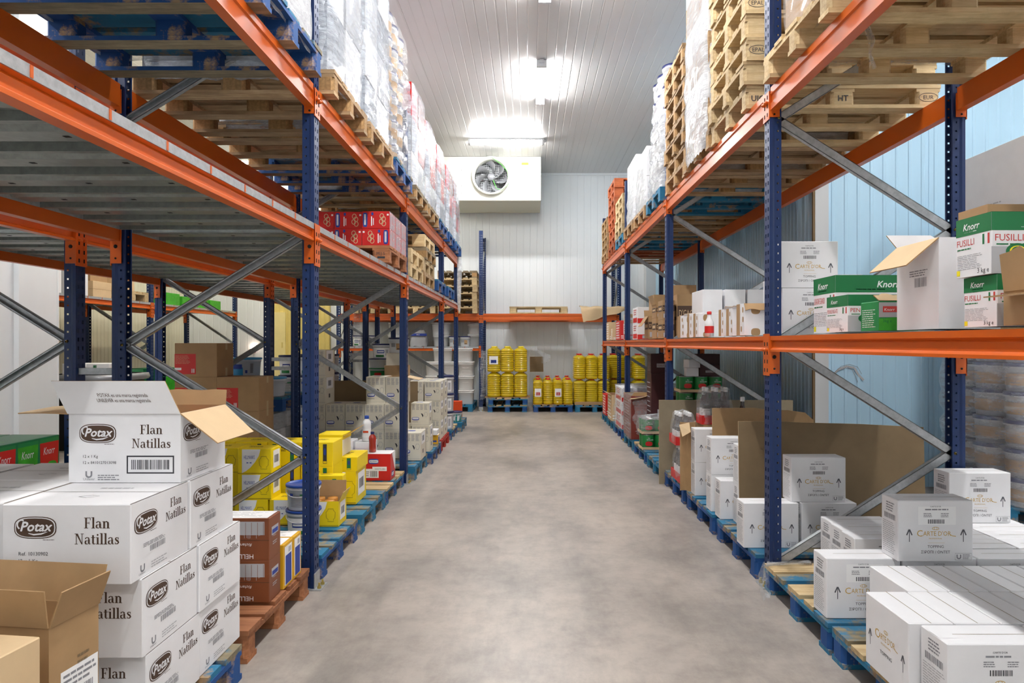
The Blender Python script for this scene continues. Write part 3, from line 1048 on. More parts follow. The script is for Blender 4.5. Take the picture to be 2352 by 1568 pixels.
for pts, w, m in ((((.06, 1.09), (.12, 1.15), (.2, 1.175), (.27, 1.16), (.31, 1.09), (.36, 1.04)), .02, 'ink_pale'), (((.05, 1.07), (.11, 1.13), (.18, 1.16), (.25, 1.14), (.28, 1.08), (.30, 1.02)), .005, 'ink_grey'), (((.07, 1.11), (.14, 1.175), (.22, 1.195), (.30, 1.17), (.34, 1.10)), .004, 'ink_grey')):
    for (a, b_), (c_, d_) in zip(pts, pts[1:]):
        L_ = math.hypot(c_ - a, d_ - b_); nx_, nz_ = -(d_ - b_) / L_ * w / 2, (c_ - a) / L_ * w / 2
        yy = -.0095 if m == 'ink_pale' else -.0105
        mb.quad((a - nx_, yy, b_ - nz_), (c_ - nx_, yy, d_ - nz_), (c_ + nx_, yy, d_ + nz_), (a + nx_, yy, b_ + nz_), m)
struct('wall_right_front', mb, (2.90, 6.37, 0))
mb = MB(); mb.box(2.755, 2.775, 6.335, 6.36, 0, CEIL, 'kraft_dark'); mb.box(2.775, 2.905, 6.33, 6.40, 0, CEIL, 'panel_grey')
struct('trim_2', mb)
struct('wall_right_side', ribbed(11.0, CEIL, 'panel_white', 0.10, 0.004, 1.1), (7.45, 6.4, 0), (0, 0, -PI / 2))
mb = MB(); mb.box(-9, 8, -4.6, -4.5, 0, CEIL, 'panel_white'); struct('wall_front', mb)
mb = MB()
mb.box(-8.5, 2.7, YB - .012, YB, 0, .09, 'panel_grey'); struct('baseboard_back', mb)
mb = MB(); mb.box(-8.5, 2.7, YB - .03, YB, CEIL - .05, CEIL, 'panel_white'); struct('trim_3', mb)
mb = MB(); mb.box(2.55, 2.76, 14.2, YB, 0, CEIL, 'panel_grey'); struct('trim_4', mb)
# warm yellow cold-room door on the back wall
mb = ribbed(1.26, 3.0, 'door_yellow', 0.10, 0.006, 2.0)
struct('door_1', mb, (-5.66, YB - .09, 0))
mb = MB(); mb.box(-5.62, -5.36, YB - .14, YB - .095, 0.1, 2.08, 'door_yellow_light'); mb.box(-5.44, -5.41, YB - .15, YB - .14, 1.3, 1.42, 'door_yellow')
struct('door_2', mb)

def lamp(x, y, along, k):
    t = bpy.data.objects.new('ceiling_lamp', None)
    C.objects.link(t)
    t.location = (x, y, CEIL - .006); t.rotation_euler = (0, 0, 0 if along else PI / 2)
    h = MB(); h.box(-.055, .055, -.68, .68, -.035, 0, 'lamp_housing'); h.box(-.065, .065, -.70, -.66, -.095, -.003, 'lamp_housing'); h.box(-.065, .065, .66, .70, -.095, -.003, 'lamp_housing')
    h.box(-.03, .03, -.74, -.70, -.05, -.01, 'lamp_housing')
    link('housing', h.mesh('housing'), t)
    d = MB()
    pr = [(.055 * math.cos(a), -.04 + .055 * math.sin(a)) for a in [PI + PI * i / 10 for i in range(11)]]
    d.prism(pr, -.66, .66, 'diffuser_warm' if x < -4 and y > 5 else 'diffuser')
    link('diffuser', d.mesh('diffuser'), t)
    return t
lamp_labels = ['glowing fluorescent ceiling lamp lying along the aisle, in front of the cross lamp', 'dark-ended fluorescent ceiling lamp at the top edge above the aisle', 'fluorescent ceiling lamp over the aisle just ahead of the viewer',
               'fluorescent ceiling lamp over the aisle above the viewer', 'added ceiling fill lamp over the aisle behind the viewer', 'glowing fluorescent ceiling lamp set crosswise in front of the cooling unit',
               'fluorescent ceiling lamp above the double rack on the left', 'warm fluorescent ceiling lamp in the far left room near the back wall', 'warm fluorescent ceiling lamp in the far left room, front', 'fluorescent ceiling lamp in the right bay in front of the blue wall',
               'added ceiling fill lamp between the right rack and the wrapped bucket stack', 'added ceiling fill lamp in the right bay beside the viewer', 'fluorescent ceiling lamp over the left side aisle beside the viewer', 'fluorescent ceiling lamp over the left side aisle further in', 'warm crosswise fluorescent ceiling lamp over the yellow door']
for k, (x, y, a) in enumerate(LAMPS):
    tag(lamp(x, y, a, k), lamp_labels[k], 'lamp', 'fluorescent ceiling lamps')

# cooling unit hanging under the ceiling at the back wall
def cooling_unit():
    t = bpy.data.objects.new('cooling_unit', None); C.objects.link(t); t.location = (-.75, 13.2, 4.28)
    tag(t, 'white cooling unit with a round fan, hung under the ceiling at the back wall', 'air cooler')
    fx, fz, fr = -.016, .49, .355
    mb = MB()
    W, H, D = .99, .885, 1.24
    # front plate with a round opening
    n = 40
    ring = [(fx + fr * math.cos(2 * PI * i / n), 0, fz + fr * math.sin(2 * PI * i / n)) for i in range(n)]
    outer = []
    for i in range(n):
        a = 2 * PI * i / n; c, s = math.cos(a), math.sin(a)
        k = min((W - fx * (1 if c > 0 else -1)) / abs(c) if abs(c) > 1e-6 else 9, ((H - fz) if s > 0 else (fz - .05)) / abs(s) if abs(s) > 1e-6 else 9)
        outer.append((fx + k * c, 0, fz + k * s))
    mb.add(ring + outer, [(i, i + n, (i + 1) % n + n, (i + 1) % n) for i in range(n)], 'unit_cream')
    for cx, cz in ((W, H), (-W, H), (W, .05), (-W, .05)):
        mb.add([(fx, 0.001, fz), (cx, 0, cz), (cx, 0, cz)], [], 'unit_cream')
        near = sorted(range(n), key=lambda i: (outer[i][0] - cx) ** 2 + (outer[i][2] - cz) ** 2)[:2]
        mb.add([outer[near[0]], outer[near[1]], (cx, 0, cz)], [(0, 1, 2)], 'unit_cream')
    mb.box(-W, W, 0, D, .05, H, 'unit_cream', skip=('f', 'b'))
    mb.box(-W, W, 0.0, D, .04, .05, 'unit_cream')
    mb.add([(fx + fr * math.cos(2 * PI * i / n), y, fz + fr * math.sin(2 * PI * i / n)) for y in (0, .25) for i in range(n)], [(i, (i + 1) % n, (i + 1) % n + n, i + n) for i in range(n)], 'unit_cream', True)
    for z0, z1 in ((.70, .80), (.42, .56), (.10, .24)):
        for a0, a1, b0, b1 in ((.76, .95, z0, z0 + .006), (.76, .95, z1, z1 + .006), (.76, .766, z0, z1), (.944, .95, z0, z1)):
            mb.box(a0, a1, -.003, 0, b0, b1, 'unit_under')
    for x, z in ((-.62, .3), (-.62, .62), (-.62, .15), (.56, .62), (.56, .3), (.4, .68), (.7, .66)):
        mb.box(x - .006, x + .006, -.005, 0, z - .006, z + .006, 'ink_dark')
    link('housing', mb.mesh('housing'), t)
    mb = MB(); mb.box(-W, W, -.015, D, 0, .035, 'unit_under'); mb.box(-W, W, -.02, -.015, 0, .05, 'unit_cream'); link('drip_tray', mb.mesh('drip_tray'), t)
    mb = MB()
    mb.add([(fx + r_ * math.cos(2 * PI * i / n), y, fz + r_ * math.sin(2 * PI * i / n)) for r_, y in ((.35, -.005), (.385, -.005), (.385, -.09), (.37, -.10), (.345, -.09), (.335, 0), (.335, .1)) for i in range(n)],
           [(j * n + i, j * n + (i + 1) % n, (j + 1) * n + (i + 1) % n, (j + 1) * n + i) for j in range(6) for i in range(n)], 'unit_cream', True)
    link('fan_ring', mb.mesh('fan_ring'), t)
    mb = MB()
    mb.add([(fx, .24, fz)] + [(fx + .35 * math.cos(2 * PI * i / n), .24, fz + .35 * math.sin(2 * PI * i / n)) for i in range(n)], [(0, i + 1, (i + 1) % n + 1) for i in range(n)], 'fan_dark')
    for i in range(-9, 10):
        mb.box(fx + i * .035 - .002, fx + i * .035 + .002, .225, .235, fz - math.sqrt(max(0, .335 ** 2 - (i * .035) ** 2)), fz + math.sqrt(max(0, .335 ** 2 - (i * .035) ** 2)), 'galvanised')
        mb.box(fx - math.sqrt(max(0, .335 ** 2 - (i * .035) ** 2)), fx + math.sqrt(max(0, .335 ** 2 - (i * .035) ** 2)), .225, .235, fz + i * .035 - .002, fz + i * .035 + .002, 'galvanised')
    link('coil_grille', mb.mesh('coil_grille'), t)
    for k in range(7):
        a0 = 2 * PI * k / 7 + .3
        mb = MB(); NN = 8; v = []
        for i in range(NN + 1):
            u = i / NN
            r_ = .06 + .265 * u
            sweep = a0 + .55 * u * u
            half = (.16 + .12 * u) * (1 if u < .9 else .8) * .95
            v += [(fx + r_ * math.cos(sweep - half), .03, fz + r_ * math.sin(sweep - half)), (fx + r_ * math.cos(sweep), .06, fz + r_ * math.sin(sweep)), (fx + r_ * math.cos(sweep + half), .12, fz + r_ * math.sin(sweep + half))]
        mb.add(v, [(3 * i + j, 3 * i + j + 1, 3 * i + j + 4, 3 * i + j + 3) for i in range(NN) for j in (0, 1)], 'fan_blade', True)
        link('fan_blade', mb.mesh('fan_blade'), t)
    mb = MB(); mb.lathe([(.075, 0), (.075, .09), (.06, .11), (0, .115)], 'fan_blade', 20, Matrix.Translation((fx, .12, fz)) @ Matrix.Rotation(PI / 2, 4, 'X')); link('hub', mb.mesh('hub'), t)
    mb = MB(); mb.box(.60, .74, -.004, 0, .72, .77, 'ink_yellow'); link('warning_sticker', mb.mesh('warning_sticker'), t)['label'] = 'yellow warning sticker'
    mb = MB(); mb.tube([(0, -.11, .84), (.06, -.12, .80), (.2, -.11, .70), (.33, -.1, .55), (.33, -.1, .3), (.2, -.105, .19), (.1, -.11, .22), (.03, -.06, .4)], .005, 'cable_green'); link('cable', mb.mesh('cable'), t)['label'] = 'thin green cable'
cooling_unit()

# ---------------------------------------------------------------- racks
POST_H = 3.72
def post_mesh(H=POST_H):
    mb = MB()
    zs = [0.0, .08]
    z = .08
    # outer face: two columns of slots
    ycol = [-.04, -.024, -.012, .012, .024, .04]
    n = int((H - .1) / .05)
    zz = [0.0]
    for i in range(n):
        zz += [.06 + i * .05, .06 + i * .05 + .022]
    zz.append(H)
    v = []; f = []
    W = len(ycol)
    for q in zz:
        v += [(0, y, q) for y in ycol]
    for j in range(len(zz) - 1):
        for i in range(W - 1):
            if j % 2 == 1 and i in (1, 3):
                continue
            f.append((j * W + i + 1, j * W + i, (j + 1) * W + i, (j + 1) * W + i + 1))
    mb.add(v, f, 'blue_paint')
    for s in (-1, 1):
        cols = [(0, .04), (.018, .04), (.030, .034), (.044, .034), (.054, .034), (.070, .034), (.070, .022)]
        zz = [0.0]
        for i in range(n):
            zz += [.06 + i * .05, .06 + i * .05 + .010]
        zz.append(H)
        v = []; f = []; W = len(cols)
        for q in zz:
            v += [(x, s * y, q) for x, y in cols]
        for j in range(len(zz) - 1):
            for i in range(W - 1):
                if j % 2 == 1 and i == 3:
                    continue
                q = (j * W + i, j * W + i + 1, (j + 1) * W + i + 1, (j + 1) * W + i)
                f.append(q if s < 0 else q[::-1])
        mb.add(v, f, 'blue_paint')
    return mb.mesh('post')
PM = post_mesh()

def base_mesh():
    mb = MB()
    mb.box(-.045, .085, -.06, .06, 0, .006, 'galvanised')
    mb.box(-.004, .0, -.045, .045, .006, .09, 'galvanised')
    for y in (-.03, .03):
        mb.lathe([(.012, 0), (.012, .012), (0, .012)], 'brass', 6, Matrix.Translation((-.025, y, .006)), smooth=False)
        mb.lathe([(.006, 0), (.006, .03), (0, .032)], 'brass', 6, Matrix.Translation((-.025, y, .006)), smooth=False)
    return mb.mesh('base_plate')
BM = base_mesh()

def connector_mesh(h, s):
    """angle plate hooked round a post corner; s=+1: its beam runs towards +y."""
    mb = MB()
    mb.box(-.006, -.001, s * .0, s * .046, 0, h, 'orange_paint') if s > 0 else mb.box(-.006, -.001, -.046, 0, 0, h, 'orange_paint')
    a, b = (.041, .046) if s > 0 else (-.046, -.041)
    mb.box(-.006, .056, a, b, .012, h - .012, 'orange_paint')
    q = .047 * s
    for z, r_ in ((h * .17, .006), (h * .45, .011)):
        mb.lathe([(r_, -.001), (r_, .001)], 'dark_hole', 10, Matrix.Translation((.025, q, z)) @ Matrix.Rotation(PI / 2, 4, 'X'), close=True)
    for k in range(int(h / .05)):
        mb.box(-.0075, -.0055, min(s * .016, s * .026), max(s * .016, s * .026), .02 + k * .05, .042 + k * .05, 'dark_hole')
    mb.lathe([(.011, 0), (.011, .012), (.006, .02), (0, .022)], 'orange_paint', 8, Matrix.Translation((-.006, s * .02, h * .62)) @ Matrix.Rotation(-PI / 2, 4, 'Y'), smooth=False)
    return mb.mesh('connector')
CONN = {(h, s): connector_mesh(h, s) for h in (.24, .16) for s in (-1, 1)}

_BM = {}
def beam_mesh(L, h, kind):
    key = (round(L, 3), h, kind)
    if key in _BM:
        return _BM[key]
    mb = MB()
    if kind == 'load':      # deep box beam with a shallow groove
        pr = [(0, 0), (.05, 0), (.05, h), (0, h), (0, h * .70), (.008, h * .64), (.008, h * .36), (0, h * .30)]
    else:                   # stepped shelf beam
        pr = [(-.004, 0), (.045, 0), (.045, h - .002), (0.0, h - .002), (0.0, h * .72), (.016, h * .64), (.012, h * .56), (.012, h * .24), (-.004, h * .13)]
    mb.prism(pr, 0, L, 'orange_paint')
    _BM[key] = mb.mesh('beam')
    return _BM[key]

def deck_mesh(D, w=.275):
    mb = MB()
    h = .032
    pr = [(0, -h), (.012, -h), (.012, -.002), (.075, -.002), (.088, -h * .7), (.185, -h * .7), (.198, -.002), (w - .014, -.002), (w - .014, -h), (w - .002, -h)]
    n = len(pr)
    up = [(y, z) for y, z in pr]
    v = [(.005, y, z) for y, z in up] + [(D - .005, y, z) for y, z in up]
    mb.add(v, [(i, i + 1, i + 1 + n, i + n) for i in range(n - 1)], 'deck_steel')
    mb.box(.003, D - .003, 0.001, w - .003, 0, .004, 'deck_steel')
    mb.box(0.003, .006, .001, w - .003, -h, .004, 'galvanised')
    mb.box(D - .006, D - .003, .001, w - .003, -h, .004, 'galvanised')
    for x in (D * .18, D * .5, D * .8):
        mb.box(x - .010, x + .010, .128, .144, -h * .7 - .0012, -h * .7, 'dark_hole')
    return mb.mesh('deck_panel')

def brace_mesh(p0, p1):
    p0, p1 = Vector(p0), Vector(p1)
    d = p1 - p0; L = d.length; d.normalize()
    u = Vector((0, 1, 0)); w = d.cross(u)
    mb = MB()
    M = Matrix((( d.x, u.x, w.x, p0.x), (d.y, u.y, w.y, p0.y), (d.z, u.z, w.z, p0.z), (0, 0, 0, 1)))
    mb.box(0, L, -.015, -.012, -.024, .024, 'galvanised', M=M)
    mb.box(0, L, -.015, .015, -.024, -.021, 'galvanised', M=M)
    mb.box(0, L, -.015, .015, .021, .024, 'galvanised', M=M)
    mb.box(0, L, .012, .015, -.024, -.014, 'galvanised', M=M)
    mb.box(0, L, .012, .015, .014, .024, 'galvanised', M=M)
    for q in (p0, p1):
        for s in (-1, 1):
            mb.lathe([(.008, 0), (.008, .006), (.004, .010), (0, .010)], 'brass', 6, Matrix.Translation((q.x, q.y + s * .034, q.z)) @ Matrix.Rotation(-s * PI / 2, 4, 'X'), smooth=False)
            mb.box(q.x - .004, q.x + .004, q.y + min(0, s * .036), q.y + max(0, s * .036), q.z - .004, q.z + .004, 'galvanised')
    return mb.mesh('brace')

def rack(label, loc, rot, ys, D, levels, zig, sgn=1, name='pallet_rack', conn_big=(), group=None, heights=None, lips=True):
    """local x: depth from the outer front face, local y along the rack. levels: (z_top, h, kind, deck?, bays or None)
       sgn=-1 mirrors y (used for racks turned by half a turn)."""
    t = bpy.data.objects.new(name, None); C.objects.link(t)
    t.location = loc; t.rotation_euler = (0, 0, rot)
    tag(t, label, 'rack', group)
    ys = [y * sgn for y in ys]
    for k, y in enumerate(ys):
        for x, r_ in ((0, 0), (D, PI)):
            p = link('post', PM, t, (x, y, 0), (0, 0, r_))
            link('base_plate', BM, p)
        # zigzag bracing
        z = zig[0] ; side = zig[1]
        pts = []
        while z < POST_H - .1:
            pts.append(((.055 if side == 0 else D - .055), y, z)); side = 1 - side; z += .64
        for a, b in zip(pts, pts[1:]):
            link('brace', brace_mesh(a, b), t)
    for (zt, h, kind, deck, bays) in levels:
        for k in range(len(ys) - 1):
            if bays is not None and k not in bays:
                continue
            a, b = sorted((ys[k], ys[k + 1]))
            L = b - a - .094
            ch = .24 if kind == 'shelf' else .16
            for x, fl in ((0, False), (D, True)):
                if not fl:
                    bo = link('beam', beam_mesh(L, h, kind), t, (0.002, a + .047, zt - h))
                    r0 = 0
                else:
                    bo = link('beam', beam_mesh(L, h, kind), t, (D - 0.002, b - .047, zt - h), (0, 0, PI))
                off = -(ch * .58 if kind == 'shelf' else .05)
                # local frame of the beam: y runs along it from one post to the other
                link('connector', CONN[(ch, 1)], bo, (-.002, -.047, off))
                link('connector', CONN[(ch, -1)], bo, (-.002, L + .047, off))
            if deck:
                w = .275
                n = int(L / w)
                pitch = L / n
                dm = deck_mesh(D - .10, pitch)
                for i in range(n):
                    link('deck_panel', dm, t, (.05, a + .047 + i * pitch, zt if lips else zt - .004))
                if kind == 'shelf':
                    tabs = MB()
                    for i in range(1, n):
                        tabs.box(-.004, .003, i * pitch - .006, i * pitch + .006, h - .03, h + .004, 'orange_paint')
                    lip = MB(); 
                    if not lips:
                        continue
                    for x0 in (0.004, D - .05):
                        lip.box(x0, x0 + .046, a + .048, b - .048, zt - .001, zt + .004, 'galvanised')
                    lip.box(-.002, .003, a + .048, b - .048, zt - .028, zt + .006, 'galvanised')
                    for i in range(1, n):
                        yy = a + .047 + i * pitch
                        lip.box(-.004, .0, yy - .005, yy + .005, zt - .026, zt + .005, 'orange_paint')
                    link('deck_lip', lip.mesh('deck_lip'), t)
    return t

LY = [.95, 3.75, 6.54, 9.34, 11.24]
RY = [.97, 3.775, 6.575, 9.36, 12.17]
UP, SL, SR = 2.87, 2.075, 1.443
rack('long blue and orange pallet rack along the left of the aisle, full loads on top', (-1.22, 0, 0), PI, LY, 1.15, [(UP, .128, 'load', False, None), (SL, .095, 'shelf', True, None)], (.11, 1), -1)
rack('blue and orange pallet rack standing back to back behind the left aisle rack', (-2.575, 0, 0), PI, LY, 1.15, [(UP, .128, 'load', False, None), (SL, .095, 'shelf', True, None)], (.11 + .02, 0), -1)
rack('blue and orange pallet rack along the right of the aisle with low carton shelf', (1.376, 0, 0), 0, RY, 1.12, [(UP - .012, .128, 'load', False, None), (SR, .09, 'shelf', True, None)], (.13, 0), 1, lips=False)
rack('blue and orange rack across the back wall behind the oil jugs', (0, 13.46, 0), PI / 2, [3.93, .99, -1.86], .98, [(2.01, .14, 'load', False, None), (1.325, .08, 'shelf', True, (0,))], (.2, 0), 1)
rack('blue rack with orange shelf in the far left room by the cream wall', (-6.0, 0, 0), PI, [7.95, 10.4, 13.4], 1.06, [(2.04, .095, 'shelf', True, None)], (.11, 0), -1)

# spacer bars tying the two left racks together
for i, (y, w) in enumerate(((3.75, 'beside the viewer\'s first pair of posts'), (6.54, 'at the second pair of posts'), (9.34, 'at the third pair of posts'))):
    mb = MB()
    for z in (1.15, 1.24):
        mb.box(-2.572, -2.373, y - .02, y + .02, z - .018, z + .018, 'galvanised')
    tag(link('rack_spacer', mb.mesh('rack_spacer')), 'short double steel spacer joining the two left racks ' + w, 'spacer bar', 'rack spacers')
# ---------------------------------------------------------------- tubs, jugs, bottles, cans
_GM = {}
def cached(key, fn):
    if key not in _GM:
        _GM[key] = fn()
    return _GM[key]

def thing(name, label, cat, loc, rz=0.0, group=None, scale=None):
    t = bpy.data.objects.new(name, None); C.objects.link(t)
    t.location = loc; t.rotation_euler = (0, 0, rz)
    if scale:
        t.scale = scale
    return tag(t, label, cat, group)

def tub(x, y, z, r, h, lid, label, group=None, sq=0.0, prints='ink_pale', rz=0.0, body='plastic_tub', cat='tub', handle=True, kind='plain'):
    t = thing('tub', label, cat, (x, y, z + .001), rz, group)
    def fb():
        mb = MB()
        mb.lathe([(0, 0), (r * .88, 0), (r * .90, .006), (r * .97, h * .80), (r * 1.0, h * .80), (r * 1.02, h * .84), (r * .98, h * .86), (r * .99, h * .93)], body, 28, sq=sq)
        rr = r * .935
        # wrap-round label
        def band(z0, z1, a0, a1, m, k=1.012):
            v = []; nn = 10
            for zz in (z0, z1):
                for i in range(nn + 1):
                    a = a0 + (a1 - a0) * i / nn
                    c, d = math.cos(a), math.sin(a)
                    s = 1.0
                    if sq:
                        p = 2 + sq * 6
                        s = 1 / (abs(c) ** p + abs(d) ** p) ** (1 / p)
                    q = (r * .90 + (r * .97 - r * .90) * zz / (h * .8)) * k
                    v.append((q * s * c, q * s * d, zz))
            mb.add(v, [(i, i + 1, i + 2 + nn, i + 1 + nn) for i in range(nn)], m, True)
        A = -PI / 2
        if kind == 'hell':
            band(h * .1, h * .72, A - .9, A + .9, 'ink_white')
            band(h * .36, h * .56, A - .42, A + .35, 'ink_blue', 1.02)
            band(h * .42, h * .50, A - .36, A + .29, 'ink_white', 1.026)
            band(h * .10, h * .24, A - .6, A + .3, 'can_green', 1.02)
            band(h * .2, h * .6, A + .45, A + .75, 'ink_pale', 1.02)
        elif kind == 'text':
            for i in range(9):
                band(h * (.16 + .055 * i), h * (.18 + .055 * i), A - .55, A + .5 - .12 * (i % 3), 'ink_grey', 1.012)
            band(h * .6, h * .66, A + .1, A + .5, 'ink_green', 1.014); band(h * .58, h * .68, A - .6, A - .35, 'ink_blue', 1.014)
        elif kind == 'sky':
            band(h * .05, h * .5, A - .6, A + .2, 'plastic_skyblue'); band(h * .42, h * .66, A - .55, A + .15, 'ink_blue', 1.02); band(h * .2, h * .36, A + .35, A + .5, 'ink_blue'); band(h * .2, h * .7, A + .7, A + .9, 'ink_grey')
        elif kind == 'food':
            band(h * .2, h * .62, A - .1, A + .5, 'kraft'); band(h * .4, h * .62, A - .7, A - .2, 'ink_grey'); band(h * .24, h * .3, A, A + .4, 'ink_dark', 1.02)
        elif kind == 'green':
            band(h * .1, h * .7, A - .9, A + .9, 'plastic_green'); band(h * .2, h * .5, A - .3, A + .4, 'carton_red', 1.02)
        elif kind == 'teal':
            band(h * .0, h * .74, A - 2, A + 2, 'plastic_teal'); band(h * .15, h * .6, A - .35, A + .2, 'ink_white', 1.02); band(h * .5, h * .6, A - .3, A + .1, 'ink_blue', 1.03); band(h * .1, h * .6, A + .5, A + .8, 'ink_white', 1.02)
        return mb.mesh('body')
    link('body', cached(('tb', r, h, sq, body, kind), fb), t)
    def fl():
        mb = MB()
        mb.lathe([(r * 1.0, h * .90), (r * 1.055, h * .91), (r * 1.055, h * .975), (r * 1.03, h), (r * .96, h), (r * .94, h * .97), (0, h * .97)], lid, 28, sq=sq)
        return mb.mesh('lid')
    link('lid', cached(('tl', r, h, lid, sq), fl), t)
    if handle:
        def fh():
            mb = MB()
            pts = [(r * 1.03 * math.cos(a), -abs(r * 1.03 * math.sin(a)) * .98 - .0, h * .84 - .3 * h * math.sin(a)) for a in [PI * i / 12 for i in range(13)]]
            mb.tube(pts, .0025, 'plastic_white', 5)
            return mb.mesh('handle')
        link('handle', cached(('th', r, h), fh), t)
    return t

def jug(x, y, z, label, cap='plastic_red', group=None, rz=0.0, lab=None, H=.335, cat='oil jug'):
    """ribbed PET oil jug"""
    t = thing('oil_jug', label, cat, (x, y, z + .001), rz, group)
    def fb():
        mb = MB(); pr = [(0, 0), (.066, 0), (.074, .008)]
        zz = .02; k = 0
        while zz < H * .76:
            pr += [(.077, zz), (.077, zz + .014), (.072, zz + .019), (.072, zz + .022)]
            zz += .028
        pr += [(.078, H * .80), (.075, H * .86), (.058, H * .915), (.028, H * .95), (.022, H * .96)]
        mb.lathe(pr, 'oil', 20, sq=.25)
        return mb.mesh('body')
    link('body', cached(('jb', H), fb), t)
    def fc():
        mb = MB(); mb.lathe([(.0, H * .95), (.027, H * .95), (.027, H * .99), (.022, H), (0, H)], cap, 14); return mb.mesh('cap')
    link('cap', cached(('jc', H, cap), fc), t)
    def fh():
        mb = MB(); mb.lathe([(.034, H * .90), (.034, H * .925), (.024, H * .93)], 'cap_white', 16); 
        mb.tube([(-.05, 0, H * .87), (-.03, 0, H * 1.0), (.03, 0, H * 1.0), (.05, 0, H * .87)], .004, cap, 5)
        return mb.mesh('handle')
    link('handle', cached(('jh', H, cap), fh), t)
    if lab:
        def fl():
            mb = MB(); nn = 8; v = []
            q = .0795
            for zz in (.30 * H, .62 * H):
                for i in range(nn + 1):
                    a = -PI / 2 - .6 + 1.2 * i / nn
                    p = 3.5; s = 1 / (abs(math.cos(a)) ** p + abs(math.sin(a)) ** p) ** (1 / p)
                    v.append((q * s * math.cos(a), q * s * math.sin(a), zz))
            mb.add(v, [(i, i + 1, i + 2 + nn, i + 1 + nn) for i in range(nn)], 'ink_white', True)
            F = Face(mb, (-.035, -.0808, .34 * H), (1, 0, 0), (0, 0, 1), .07, .09)
            F.rect(.05, .05, .95, .5, lab); F.lines(.1, .9, .45, .1, 3, 'ink_white', 2)
            return mb.mesh('label')
        link('label', cached(('jl', lab, H), fl), t)
    return t

def bottle(x, y, z, H, r, label, body='cola', cap='cap_white', band='ink_white', group=None, kind='wine', cat='bottle', name='bottle', band2=None):
    t = thing(name, label, cat, (x, y, z + .001), R.uniform(0, 0), group)
    def fb():
        mb = MB()
        if kind == 'wine':
            pr = [(0, 0), (r, .002), (r, H * .5), (r * .95, H * .58), (r * .5, H * .74), (r * .42, H * .8), (r * .42, H * .93)]
        elif kind == 'can':
            pr = [(0, 0), (r * .96, 0), (r, .006), (r, H - .006), (r * .96, H)]
        else:
            pr = [(0, 0), (r * .9, .002), (r, H * .05), (r * .93, H * .3), (r * .9, H * .45), (r, H * .66), (r * .85, H * .78), (r * .45, H * .86), (r * .42, H * .9)]
        mb.lathe(pr, body, 18)
        return mb.mesh('body')
    link('body', cached(('bb', H, r, body, kind), fb), t)
    def fc():
        mb = MB()
        if kind == 'can':
            mb.lathe([(r * .99, H - .004), (r, H), (r * .93, H), (r * .92, H - .004), (0, H - .004)], 'can_metal', 18)
        else:
            mb.lathe([(r * .5, H * .88), (r * .52, H * .98), (r * .45, H), (0, H)], cap, 14)
        return mb.mesh('lid' if kind == 'can' else 'cap')
    link('lid' if kind == 'can' else 'cap', cached(('bc', H, r, cap, kind), fc), t)
    if band:
        def fl():
            mb = MB(); mb.lathe([(r * 1.01, H * .14), (r * 1.01, H * .42)] if kind != 'squeeze' else [(r * 1.0, H * .16), (r * .96, H * .45), (r * 1.0, H * .5)], band, 18)
            if band2:
                F = Face(mb, (-r * .6, -r * 1.02, H * .18), (1, 0, 0), (0, 0, 1), r * 1.2, H * .3)
                F.rect(0, .55, 1, .8, band2); F.text('BBQ', .2, .2, .22, 'ink_white', 2)
            return mb.mesh('label')
        link('label', cached(('bl', H, r, band, kind, band2), fl), t)
    return t

# ---------------------------------------------------------------- stretch-wrapped loads
def hull(w, l, h, mat, seed, bulge=0.010, wrinkle=0.008, tiers=0, tierdepth=0.0, taper=0.0, top=True, n=72, rows=30, round_=.12):
    rr = random.Random(seed)
    ph = [rr.uniform(0, 6.28) for _ in range(8)]
    mb = MB()
    v = []
    for j in range(rows + 1):
        z = h * j / rows
        for i in range(n):
            a = 2 * PI * i / n
            c, s = math.cos(a), math.sin(a)
            p = 9
            k = 1 / (abs(c) ** p + abs(s) ** p) ** (1 / p)
            off = bulge * math.sin(PI * j / rows)
            off += wrinkle * (math.sin(5 * a + ph[0] + z * 7) * .4 + math.sin(13 * a + ph[1] - z * 16) * .3 + math.sin(z * 34 + ph[2] + 2 * math.sin(3 * a + ph[3])) * .35 + rr.uniform(-.5, .5) * .5)
            if tiers:
                t = (z / h * tiers) % 1
                off -= tierdepth * (1 - min(1, min(t, 1 - t) * 5))
            off -= taper * (j / rows) ** 2
            v.append(((w / 2 + off) * k * c, (l / 2 + off) * k * s, z + (rr.uniform(-.01, .01) if j in (0,) else 0)))
    f = [(j * n + i, j * n + (i + 1) % n, (j + 1) * n + (i + 1) % n, (j + 1) * n + i) for j in range(rows) for i in range(n)]
    if top:
        o = rows * n
        m = 3
        for q in range(1, m + 1):
            for i in range(n):
                x, y, z = v[o + i]
                k = 1 - q / m
                v.append((x * k, y * k, z + .01 * q + rr.uniform(-.008, .008)))
        for q in range(m):
            f += [(o + q * n + i, o + q * n + (i + 1) % n, o + (q + 1) * n + (i + 1) % n, o + (q + 1) * n + i) for i in range(n)]
    mb.add(v, f, mat, True)
    return mb.mesh('stretch_film')

